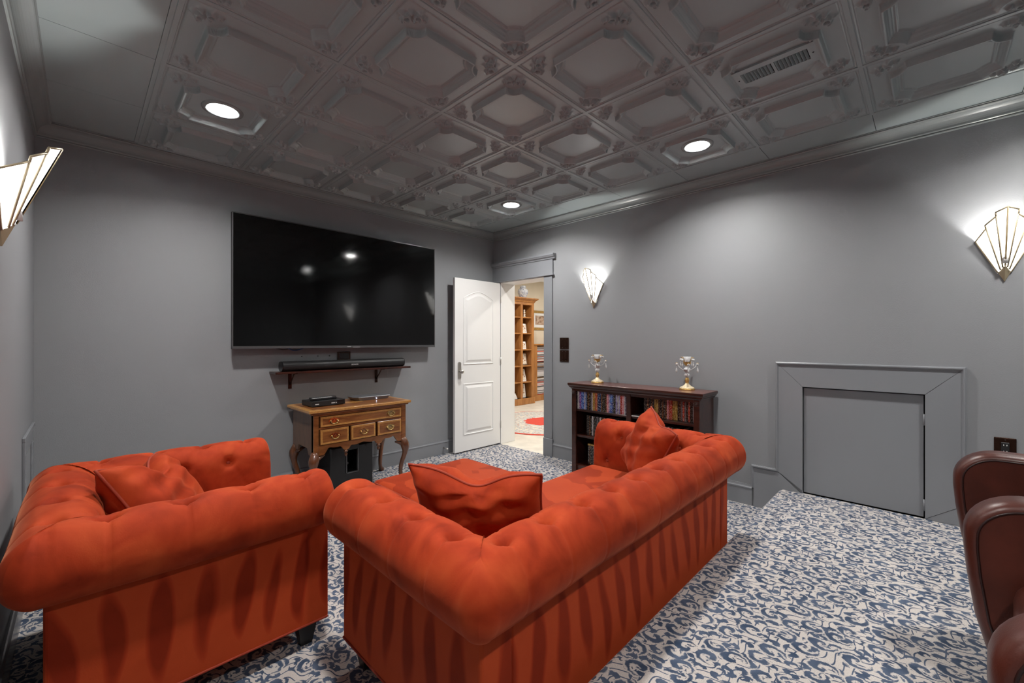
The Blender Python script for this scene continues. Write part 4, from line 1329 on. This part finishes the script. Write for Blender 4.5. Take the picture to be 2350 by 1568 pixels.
# ------------------------------------------------------------------ dark bookcase with film cases
BX0, BX1, BY0, BY1, BZ = -0.312, -0.019, -2.700, -1.472, 0.884
bc = thing('bookcase', 'low dark mahogany bookcase filled with film cases against the right wall', 'bookcase', (BX1, (BY0+BY1)/2, 0))
hy = (BY1-BY0)/2; dpt = BX0-BX1
def bcbox(name, x0, x1, y0, y1, z0, z1, mat='mahog', bev=0.002, par=None): return obj(name, bx(x0, x1, y0, y1, z0, z1, bev, 1), M[mat], par or bc)
bcbox('side_panel', dpt, 0, -hy, -hy+0.026, 0, 0.828)
bcbox('side_panel', dpt, 0, hy-0.026, hy, 0, 0.828)
bcbox('divider', dpt+0.004, 0, -0.013, 0.013, 0.06, 0.828)
bcbox('back_panel', -0.008, 0, -hy+0.026, hy-0.026, 0.02, 0.828)
bcbox('plinth', dpt+0.012, 0, -hy+0.026, hy-0.026, 0, 0.085)
for z in (0.612, 0.360):
    for y0, y1 in ((0.013, hy-0.026), (-hy+0.026, -0.013)): bcbox('shelf', dpt+0.010, -0.008, y0, y1, z, z+0.020)
bcbox('stile', dpt-0.012, dpt+0.006, hy-0.048, hy, 0, 0.828, bev=0.004)
bcbox('stile', dpt-0.012, dpt+0.006, -hy, -hy+0.048, 0, 0.828, bev=0.004)
bcbox('stile', dpt-0.012, dpt+0.006, -0.021, 0.021, 0, 0.828, bev=0.004)
bcbox('frieze', dpt-0.006, dpt+0.012, -hy, hy, 0.806, 0.832)
for y in (hy-0.024, -hy+0.024):
    m = NB(); lathe(m, [(0.020, 0.0), (0.020, 0.004), (0.015, 0.006), (0.012, 0.004), (0.009, 0.008), (0.0, 0.010)], 18)
    obj('rosette', m, M['mahog'], bc, True, (dpt-0.012, y, 0.798), (0, R(-90), 0))
m = NB()
prf = [(0.0, 0.828), (0.010, 0.828), (0.014, 0.838), (0.024, 0.846), (0.024, 0.852), (0.032, 0.862), (0.034, 0.868), (0.034, 0.880), (0.032, 0.8815), (0.0, 0.8815)]
def mold(p0, p1, inw, m0, m1): 
    b = NB(); run(b, prf, p0, p1, inw, m0, m1); obj('cornice', b, M['mahog'], bc)
m.free()
mold((dpt, hy), (dpt, -hy), (-1, 0), -1, -1)
mold((0, hy), (dpt, hy), (0, 1), 0, -1)
mold((dpt, -hy), (0, -hy), (0, -1), -1, 0)
obj('top', bx(dpt-0.033, 0, -hy-0.033, hy+0.033, 0.8815, BZ, 0.0008, 1), M['mahogtop'], bc)

def C(*c): return srgb(*c)
SP = {
 'black': spine_mat('spine_black', C(18, 14, 14), C(30, 22, 20), C(170, 160, 150)),
 'dark brown': spine_mat('spine_brown', C(52, 26, 18), C(86, 48, 30), C(190, 150, 110)),
 'purple': spine_mat('spine_purple', C(96, 60, 128), C(132, 90, 160), C(220, 190, 220)),
 'blue': spine_mat('spine_blue', C(30, 62, 150), C(80, 130, 205), C(215, 220, 230)),
 'white': spine_mat('spine_white', C(210, 205, 202), C(188, 180, 184), C(90, 70, 90)),
 'red': spine_mat('spine_red', C(165, 42, 30), C(190, 66, 44), C(225, 190, 170)),
 'orange': spine_mat('spine_orange', C(190, 86, 36), C(160, 60, 24), C(235, 200, 150)),
 'gold': spine_mat('spine_gold', C(170, 130, 60), C(205, 170, 100), C(60, 34, 20)),
 'pink': spine_mat('spine_pink', C(205, 110, 120), C(225, 150, 150), C(240, 225, 220)),
 'lilac': spine_mat('spine_lilac', C(150, 142, 190), C(200, 195, 215), C(70, 50, 110)),
 'grey': spine_mat('spine_grey', C(110, 104, 108), C(140, 132, 134), C(40, 36, 40)),
 'navy': spine_mat('spine_navy', C(20, 26, 60), C(40, 60, 120), C(200, 205, 215)),
}
ORD = ['first', 'second', 'third', 'fourth', 'fifth', 'sixth', 'seventh', 'eighth', 'ninth', 'tenth', 'eleventh', 'twelfth', 'thirteenth', 'fourteenth', 'fifteenth', 'sixteenth', 'seventeenth', 'eighteenth', 'nineteenth', 'twentieth']
def ordn(i):
    if i < 20: return ORD[i]
    k = (i+1)
    tens = {2: 'twenty', 3: 'thirty', 4: 'forty', 5: 'fifty', 6: 'sixty', 7: 'seventy', 8: 'eighty', 9: 'ninety'}[k//10]
    return (tens[:-1]+'ieth') if k % 10 == 0 else tens + '-' + ORD[k % 10 - 1]
def case_mesh(w, col):
    m = NB(); box(m, -0.0, 0.135, -w/2, w/2, 0, 0.190, 0.0012, 1)
    me = bpy.data.meshes.new('film_case'); m.to_mesh(me); m.free(); me.materials.append(SP[col]); return me
CM = {}
def row(ystart, yend, z, xfront, cols, rowname, seed, limit=None):
    rnd = random.Random(seed)
    y = ystart; i = 0
    while True:
        col = cols[i % len(cols)]
        w = 0.0145 if rnd.random() < 0.72 else rnd.choice((0.0115, 0.021))
        if y - w < yend or (limit and i >= limit): break
        key = (round(w, 4), col)
        if key not in CM: CM[key] = case_mesh(w, col)
        o = inst('film_case', CM[key], None, None)
        o.location = (xfront + rnd.uniform(0, 0.006), y - w/2, z + 0.0005)
        tag(o, f'{col} film case, {ordn(i)} from the doorway side, {rowname} of the dark bookcase', 'film case', 'film cases on the ' + rowname)
        y -= w + 0.0008
        i += 1
    return i
YC = (BY0+BY1)/2
c1 = ['black', 'white', 'purple', 'blue', 'blue', 'white', 'blue', 'black', 'dark brown', 'black', 'grey', 'white', 'gold', 'gold', 'red', 'orange', 'navy', 'navy', 'dark brown', 'black', 'black', 'dark brown', 'pink', 'lilac', 'blue', 'navy', 'black', 'lilac', 'white', 'lilac', 'red', 'pink', 'white', 'navy', 'red', 'grey', 'white', 'black', 'dark brown', 'black', 'gold', 'black']
c2 = ['black', 'black', 'dark brown', 'black', 'dark brown', 'black', 'gold', 'gold', 'dark brown', 'black', 'dark brown', 'black', 'dark brown', 'pink', 'red', 'red', 'gold', 'gold', 'black', 'dark brown', 'grey', 'red', 'grey', 'black', 'red', 'black', 'white', 'lilac', 'black', 'navy', 'black', 'black', 'orange', 'dark brown', 'gold', 'black', 'black', 'black']
c3 = ['black', 'black', 'dark brown', 'black', 'white', 'black', 'black', 'grey', 'black', 'white', 'black', 'dark brown', 'grey', 'dark brown', 'pink', 'dark brown', 'grey', 'black', 'pink', 'black', 'grey', 'dark brown', 'black']
FX = BX0 + 0.016
row(BY1-0.034, YC+0.022, 0.632, FX, c1, 'upper left shelf', 1)
row(YC-0.105, BY0+0.034, 0.632, FX+0.055, c2, 'upper right shelf', 2)
row(BY1-0.128, YC+0.024, 0.380, FX+0.040, c3, 'middle left shelf', 3)
row(YC-0.030, BY0+0.034, 0.380, FX+0.050, c3, 'middle right shelf', 4)
row(BY1-0.128, BY1-0.30, 0.0855, FX+0.060, ['black', 'dark brown', 'black', 'black'], 'bottom left shelf', 5)
o = tag(obj('film_box', bx(FX+0.060, FX+0.195, BY1-0.30, BY1-0.128, 0.2770, 0.292, 0.001, 1), SP['gold']), 'gold film box lying flat on the cases of the bottom shelf', 'film case')
bk = thing('booklet', 'thin white booklet lying at the front of the upper right shelf', 'booklet', (FX+0.0, YC-0.1, 0.632), R(4))
obj('pages', bx(-0.008, 0.050, -0.075, 0.075, 0.0005, 0.010), M['paper'], bk)
obj('cover', bx(-0.009, 0.051, -0.076, 0.076, 0.010, 0.0112), M['greymetal'], bk)

# ------------------------------------------------------------------ crystal candle holders on the bookcase
def girandole(loc, rz, label):
    t = thing('candle_holder', label, 'candle holder', loc, rz, 'crystal candle holders')
    m = NB(); lathe(m, [(0.0, 0.0), (0.061, 0.0), (0.062, 0.004), (0.060, 0.012), (0.057, 0.015)], 28); obj('foot_ring', m, M['gold'], t, True)
    m = NB(); lathe(m, [(0.058, 0.013), (0.059, 0.018), (0.052, 0.022), (0.046, 0.026), (0.028, 0.036), (0.017, 0.047), (0.014, 0.054)], 28); obj('base', m, M['ivory'], t, True)
    m = NB(); lathe(m, [(0.014, 0.053), (0.016, 0.057), (0.012, 0.060), (0.014, 0.066), (0.018, 0.075), (0.018, 0.084), (0.013, 0.091), (0.015, 0.096), (0.010, 0.099), (0.009, 0.104)], 20); obj('stem', m, M['gold'], t, True)
    m = NB(); sphere(m, (0, 0, 0.124), 0.022, 18, 12); obj('crystal_ball', m, M['crystal'], t, True)
    m = NB(); lathe(m, [(0.010, 0.142), (0.018, 0.150), (0.026, 0.166), (0.030, 0.172), (0.018, 0.186), (0.011, 0.198), (0.013, 0.204)], 12); obj('crystal_body', m, M['crystal'], t, False)
    m = NB(); lathe(m, [(0.010, 0.203), (0.020, 0.210), (0.027, 0.226), (0.029, 0.236)], 10, cap=False); obj('gilt_leaves', m, M['gold'], t, True)
    m = NB(); lathe(m, [(0.008, 0.204), (0.022, 0.222), (0.028, 0.246), (0.034, 0.278), (0.031, 0.278), (0.024, 0.246), (0.018, 0.226)], 20); obj('cup', m, M['crystal'], t, True)
    for k in range(4):
        a = R(90)*k
        ca, sa = math.cos(a), math.sin(a)
        P = lambda r, z: (r*ca, r*sa, z)
        m = NB()
        tube(m, [P(0.016, 0.158), P(0.032, 0.166), P(0.050, 0.178), P(0.066, 0.194), P(0.076, 0.210)], 0.0042, 8)
        ar = obj('arm', m, M['crystal'], t, True)
        m = NB(); sphere(m, P(0.080, 0.213), 0.0105, 12, 8); obj('bobeche', m, M['crystal'], ar, True)
        m = NB(); tube(m, [P(0.072, 0.218), P(0.078, 0.227), P(0.086, 0.226), P(0.091, 0.218)], 0.0018, 6); obj('hook', m, M['gold'], ar, True)
        m = NB()
        lathe(m, [(0.0, -0.072), (0.006, -0.066), (0.0085, -0.054), (0.006, -0.038), (0.002, -0.026), (0.004, -0.020), (0.002, -0.014), (0.0, -0.010)], 8, P(0.083, 0)[0], P(0.083, 0)[1], 0.213, cap=False)
        obj('drop', m, M['crystal'], ar)
    for k in range(4):
        a = R(45)+R(90)*k
        ca, sa = math.cos(a), math.sin(a)
        P = lambda r, z: (r*ca, r*sa, z)
        m = NB(); tube(m, [P(0.020, 0.206), P(0.034, 0.222), P(0.036, 0.250), P(0.044, 0.272), P(0.056, 0.274), P(0.062, 0.262)], 0.0022, 6); ar = obj('scroll_arm', m, M['gold'], t, True)
        m = NB(); sphere(m, P(0.062, 0.252), 0.0105, 12, 8); obj('bead', m, M['crystal'], ar, True)
        m = NB(); lathe(m, [(0.0, -0.058), (0.005, -0.052), (0.006, -0.042), (0.003, -0.030), (0.0045, -0.022), (0.002, -0.014), (0.0, -0.010)], 8, P(0.062, 0)[0], P(0.062, 0)[1], 0.252, cap=False); obj('drop', m, M['crystal'], ar)
    return t
girandole((-0.150, -1.655, BZ), R(20), 'crystal candle holder on a gilt foot, end of the bookcase near the doorway')
girandole((-0.130, -2.525, BZ), R(30), 'crystal candle holder on a gilt foot, end of the bookcase near the access door')

# ------------------------------------------------------------------ switch plates and outlet
def plate(name, label, cat, y0, y1, z0, z1, rockers):
    t = thing(name, label, cat, (0, (y0+y1)/2, (z0+z1)/2))
    hy_, hz_ = (y1-y0)/2, (z1-z0)/2
    obj('plate', bx(-0.007, 0, -hy_, hy_, -hz_, hz_, 0.003, 2), M['bronze'], t)
    for k in range(rockers):
        y = (k-(rockers-1)/2)*0.046
        obj('rocker', bx(-0.011, -0.006, y-0.016, y+0.016, -0.033, 0.033, 0.002, 1), M['black'] if name == 'outlet_plate' else M['bronze'], t)
        for z in (-0.048, 0.048):
            m = NB(); cyl(m, (-0.0075, y, z), 0.003, 0.002, 8, 'x'); obj('screw', m, M['nickel'], t)
        if name == 'outlet_plate':
            for dz in (-0.018, 0.018):
                for dy in (-0.006, 0.006): obj('socket_slot', bx(-0.0116, -0.0108, y+dy-0.0015, y+dy+0.0015, dz-0.004, dz+0.004), M['paper'], t)
    return t
plate('switch_plate', 'upper bronze double switch plate beside the doorway', 'light switch', -1.196, -1.076, 1.206, 1.332, 2)
plate('switch_plate', 'lower bronze double switch plate beside the doorway', 'light switch', -1.196, -1.076, 1.068, 1.194, 2)
plate('outlet_plate', 'bronze power outlet on the wall behind the leather chairs', 'outlet', -4.328, -4.243, 0.620, 0.740, 1)

# ------------------------------------------------------------------ air vent in the ceiling
vt = thing('air_vent', 'grey slotted air vent set in a ceiling tile', 'air vent', (tx(0.5), ty(-2.5), CEIL+0.004))
VW, VL = 0.085, 0.175
m = NB()
for x0, x1, y0, y1 in ((-VW, -0.048, -VL, VL), (0.048, VW, -VL, VL), (-0.048, 0.048, -VL, -VL+0.032), (-0.048, 0.048, VL-0.032, VL), (-0.048, 0.048, -0.006, 0.006)):
    box(m, x0, x1, y0, y1, -0.010, 0.0)
obj('face_plate', m, M['ceil'], vt)
obj('duct', bx(-0.05, 0.05, -VL+0.03, VL-0.03, -0.0004, 0.0), M['dark'], vt)
for k in range(9):
    for sgn in (-1, 1):
        y = sgn*(0.016 + 0.0148*k)
        m = NB(); box(m, -0.048, 0.048, -0.0012, 0.0012, -0.010, 0.004)
        obj('slat', m, M['ceil'], vt, False, (0, y, -0.0045), (R(35), 0, 0))
for y in (-VL+0.015, VL-0.015):
    m = NB(); cyl(m, (0, y, -0.0105), 0.004, 0.002, 10); obj('screw', m, M['dark'], vt)

# ------------------------------------------------------------------ leather wing chairs in a row on the platform
def arm_poly():
    """side outline of a padded arm: (y, z), y = 0 is its foremost point"""
    P = []
    for i in range(11):                                 # rounded top front corner
        a = R(90)*(1-i/10)
        P.append((-0.120 + 0.120*math.cos(a), 0.705 - 0.112 + 0.112*math.sin(a)))
    P += [(0.0, 0.56), (-0.006, 0.487), (-0.021, 0.377), (-0.054, 0.246), (-0.100, 0.12), (-0.130, 0.03)]
    P += [(-0.80, 0.03), (-0.86, 0.30), (-0.86, 0.55), (-0.83, 0.66), (-0.76, 0.705)]
    return P
rc = thing('leather_seating', 'oxblood leather home theatre seating with padded arms on the platform', 'leather seat', (-2.06, -4.040, PLAT_H))
def padded_arm(x0, x1):
    poly = arm_poly()[::-1]
    hw_ = (x1-x0)/2; cx_ = (x0+x1)/2
    m = NB()
    prof = [(0.070, -hw_+0.003), (0.026, -hw_)]
    for i in range(9):
        a = R(90)*i/8
        prof.append((0.022*(1-math.sin(a)), -hw_ + 0.040*(1-math.cos(a))))
    prof += [(o, -h) for o, h in prof[::-1]]
    ring_sweep(m, poly, prof, lambda p, h: (cx_+h, p.x, p.y))
    bmesh.ops.holes_fill(m, edges=[e for e in m.edges if e.is_boundary], sides=0)
    bmesh.ops.recalc_face_normals(m, faces=m.faces[:])
    am = obj('arm', m, M['leather'], rc, True)
    for sx in (-1, 1):                                  # piping where the rim meets the side faces
        m = NB()
        V2 = [Vector(p) for p in poly]; n = len(V2); pts = []
        for i in range(n):
            a = (V2[i]-V2[i-1]).normalized(); b = (V2[(i+1) % n]-V2[i]).normalized()
            nn = (Vector((-a.y, a.x))+Vector((-b.y, b.x))).normalized()
            q = V2[i] + nn*0.024
            pts.append((cx_+sx*(hw_-0.0005), q.x, q.y))
        tube(m, pts, 0.0030, 7, closed=True)
        obj('piping', m, M['leatherseam'], am, True)
ARMX = [(0.665, 0.772), (0.010, 0.117), (-0.668, -0.561)]
for x0, x1 in ARMX:
    padded_arm(x0, x1)
    m = NB(); lathe(m, [(0.030, -0.012), (0.034, 0.002), (0.040, 0.004), (0.045, 0.001), (0.045, -0.006)], 28, (x0+x1)/2, -0.235, 0.705, cap=False)
    cu_ = obj('cup_holder', m, M['nickel'], rc, True)
    m = NB(); lathe(m, [(0.0, 0.0005), (0.034, 0.0005)], 28, (x0+x1)/2, -0.235, 0.705, cap=False); obj('cup_well', m, M['dark'], cu_)
for x0, x1 in ((0.119, 0.663), (-0.559, 0.008)):
    m = NB(); box(m, x0, x1, -0.66, -0.080, 0.36, 0.525, 0.050, 4); obj('seat_cushion', m, M['leather'], rc, True)
    m = NB(); box(m, x0+0.004, x1-0.004, -0.70, -0.110, 0.03, 0.365, 0.02, 2); obj('seat_base', m, M['leather'], rc, True)
    m = NB(); box(m, x0, x1, -0.92, -0.62, 0.30, 0.98, 0.07, 4); obj('backrest', m, M['leather'], rc, True)
    m = NB(); box(m, x0+0.03, x1-0.03, -0.66, -0.59, 0.72, 0.94, 0.03, 4); obj('headrest', m, M['leather'], rc, True)
for x in (-0.615, 0.065, 0.72):
    for y in (-0.75, -0.20):
        m = NB(); cyl(m, (x, y, 0.016), 0.02, 0.034, 12); obj('foot', m, M['darkleg'], rc, True)

# ------------------------------------------------------------------ things in the hall
rg = thing('round_rug', 'round patterned rug with a red centre and red rim in the hall', 'rug', (1.52, 0.42, -0.002))
m = NB(); lathe(m, [(0.0, 0.010), (0.985, 0.010), (1.0, 0.006), (1.0, 0.0)], 72, cap=False); obj('pile', m, M['rug'], rg)
# tall oak bookcase
hb = thing('oak_bookcase', 'tall honey oak bookcase with open shelves in the hall', 'bookcase', (2.36, 1.93, 0))
HX = (-0.42, 0.228, 0.555)
OD = 0.36
obj('plinth', bx(HX[0]-0.03, HX[2]+0.05, -0.03, OD, 0, 0.125, 0.004, 1), M['oak'], hb)
for i, x in enumerate(HX):
    obj('upright', bx(x-0.030 if i else x-0.03, x+0.030 if i < 2 else x+0.045, 0, OD, 0.125, 2.05), M['oak'], hb)
obj('back_panel', bx(HX[0], HX[2], OD-0.012, OD, 0.1, 2.05), M['oak'], hb)
SHZ = [0.125, 0.462, 0.795, 1.130, 1.465, 1.795]
for z in SHZ:
    for x0, x1 in ((HX[0]+0.03, HX[1]-0.03), (HX[1]+0.03, HX[2]-0.03)):
        obj('shelf', bx(x0, x1, 0.006, OD-0.012, z-0.022, z), M['oak'], hb)
obj('frieze', bx(HX[0]-0.03, HX[2]+0.045, -0.004, OD, 2.045, 2.10), M['oak'], hb)
m = NB(); pf = [(0, 2.10), (0.012, 2.10), (0.02, 2.125), (0.05, 2.15), (0.07, 2.165), (0.07, 2.185), (0, 2.185)]
run(m, pf, (HX[0]-0.03, -0.004), (HX[2]+0.045, -0.004), (0, -1), 0, -1); obj('cornice', m, M['oak'], hb)
m = NB(); run(m, pf, (HX[2]+0.045, -0.004), (HX[2]+0.045, OD), (1, 0), -1, 0); obj('cornice', m, M['oak'], hb)
obj('top', bx(HX[0]-0.03, HX[2]+0.045, -0.004, OD, 2.10, 2.184), M['oak'], hb)
def framed_card(name, label, x, z, w, h, tilt, frame_mat='paper', y=2.02, col='card'):
    t = thing(name, label, 'picture', (x, y, z), 0)
    t.rotation_euler = (R(-tilt), 0, 0)
    obj('frame', bx(-w/2, w/2, 0, 0.012, 0, h, 0.002, 1), M[frame_mat], t)
    obj('picture', bx(-w/2+0.025, w/2-0.025, -0.002, 0.001, 0.025, h-0.025), M[col], t)
    m = NB(); box(m, -0.02, 0.02, 0.010, 0.012+h*0.25, 0, 0.006); obj('easel', m, M['paper'], t)
XR = 2.36
cards = [(1.465, 0.225, 0.19, 0.20, 'third'), (1.130, 0.215, 0.16, 0.16, 'fourth'), (0.795, 0.23, 0.23, 0.26, 'fifth'), (0.462, 0.21, 0.17, 0.26, 'sixth')]
for z, dx, w, h, nm in cards:
    framed_card('picture_card', f'small framed picture on the {nm} shelf from the top of the oak bookcase', XR+0.36+dx*0.2-0.02, z+0.0005, w, h, 10 if nm != 'sixth' else 14, 'nickel' if nm == 'fifth' else 'paper')
framed_card('picture_card', 'small framed picture on the bottom shelf of the oak bookcase', XR+0.345, 0.1255, 0.20, 0.28, 6)
for z, nm in ((1.465, 'third'), (1.130, 'fourth'), (0.795, 'fifth')):
    framed_card('picture_card', f'partly hidden framed picture on the {nm} shelf behind the door jamb', XR+0.02, z+0.0005, 0.14, 0.20, 8)
for k in range(4):
    o = tag(obj('book', bx(XR-0.12, XR+0.13-0.012*k, 1.96+0.005*k, 2.14, 0.1255+0.028*k, 0.1255+0.028*k+0.026, 0.002, 1), M['paper']), ('lowest', 'second lowest', 'second highest', 'highest')[k] + ' white book in the flat stack at the bottom of the oak bookcase', 'book', 'books stacked in the oak bookcase')
fg = thing('figurine', 'small patterned figurine on the top shelf of the oak bookcase', 'figurine', (XR+0.43, 2.05, 1.7955))
m = NB(); lathe(m, [(0.0, 0), (0.030, 0), (0.032, 0.01), (0.018, 0.03), (0.026, 0.055), (0.016, 0.08), (0.024, 0.105), (0.014, 0.13), (0.022, 0.15), (0.0, 0.165)], 16); obj('body', m, M['card'], fg, True)
m = NB(); lathe(m, [(0.034, 0), (0.034, 0.004), (0.0, 0.004)], 16); obj('base', m, M['paper'], fg)
fg = thing('figurine', 'partly hidden figurine beside the divider on the top shelf of the oak bookcase', 'figurine', (XR+0.285, 2.08, 1.7955))
m = NB(); lathe(m, [(0.0, 0), (0.026, 0), (0.028, 0.01), (0.012, 0.05), (0.022, 0.09), (0.010, 0.15), (0.0, 0.175)], 16); obj('body', m, M['card'], fg, True)
m = NB(); lathe(m, [(0.030, 0), (0.030, 0.004), (0.0, 0.004)], 16); obj('base', m, M['paper'], fg)
vs_ = thing('ginger_jar', 'blue and white porcelain jar on top of the oak bookcase', 'vase', (XR+0.40, 2.06, 2.185))
m = NB(); lathe(m, [(0.0, 0), (0.060, 0.0), (0.064, 0.008), (0.080, 0.05), (0.108, 0.115), (0.112, 0.150), (0.095, 0.190), (0.064, 0.210), (0.056, 0.218), (0.056, 0.226)], 28); obj('body', m, M['porcelain'], vs_, True)
m = NB(); lathe(m, [(0.062, 0.224), (0.064, 0.232), (0.062, 0.258), (0.050, 0.268), (0.0, 0.272)], 24); obj('lid', m, M['porcelain'], vs_, True)
# low media cabinet with discs
lc = thing('media_cabinet', 'low honey oak cabinet packed with discs next to the tall bookcase', 'cabinet', (3.16, 2.10, 0))
obj('side', bx(-0.17, 0.10, 0, 0.28, 0.11, 1.21), M['oak'], lc)
obj('side', bx(0.78, 0.83, 0, 0.28, 0.11, 1.21), M['oak'], lc)
obj('plinth', bx(-0.19, 0.85, -0.025, 0.28, 0, 0.12), M['oak'], lc)
obj('top', bx(-0.19, 0.85, -0.02, 0.28, 1.205, 1.235, 0.004, 1), M['oak'], lc)
obj('back_panel', bx(0.10, 0.78, 0.26, 0.28, 0.11, 1.21), M['oak'], lc)
dcols = ['white', 'grey', 'white', 'black', 'grey', 'white', 'dark brown', 'white', 'red', 'grey']
dm = {}
k = 0; z = 0.1215
rnd = random.Random(11)
while z < 1.17:
    h = rnd.choice((0.011, 0.016, 0.022))
    col = dcols[rnd.randrange(10)]
    if (h, col) not in dm:
        m = NB(); box(m, 0, 0.36, 0, 0.14, 0, h-0.001); me = bpy.data.meshes.new('disc_case'); m.to_mesh(me); m.free(); me.materials.append(SP[col]); dm[h, col] = me
    o = inst('disc_case', dm[h, col], None, None); o.location = (3.275, 2.125+rnd.uniform(0, 0.01), z)
    tag(o, f'{col} disc case, {ordn(k)} from the bottom of the stack in the low oak cabinet', 'disc case', 'disc cases in the low oak cabinet')
    z += h; k += 1
pf_ = thing('wall_picture', 'framed sepia print with a wide white mat on the hall wall', 'picture', (3.72, HY1, 1.555))
WF, HF = 0.62, 0.44
for q in ((-WF/2, WF/2, 0, 0.055), (-WF/2, WF/2, HF-0.055, HF)): obj('frame', bx(q[0], q[1], -0.03, 0, q[2], q[3], 0.008, 2), M['gold'], pf_)
for q in ((-WF/2, -WF/2+0.055), (WF/2-0.055, WF/2)): obj('frame', bx(q[0], q[1], -0.03, 0, 0.055, HF-0.055, 0.008, 2), M['gold'], pf_)
obj('mat', bx(-WF/2+0.05, WF/2-0.05, -0.012, 0, 0.05, HF-0.05), M['paper'], pf_)
obj('print', bx(-WF/2+0.115, WF/2-0.115, -0.014, -0.011, 0.115, HF-0.115), M['print'], pf_)
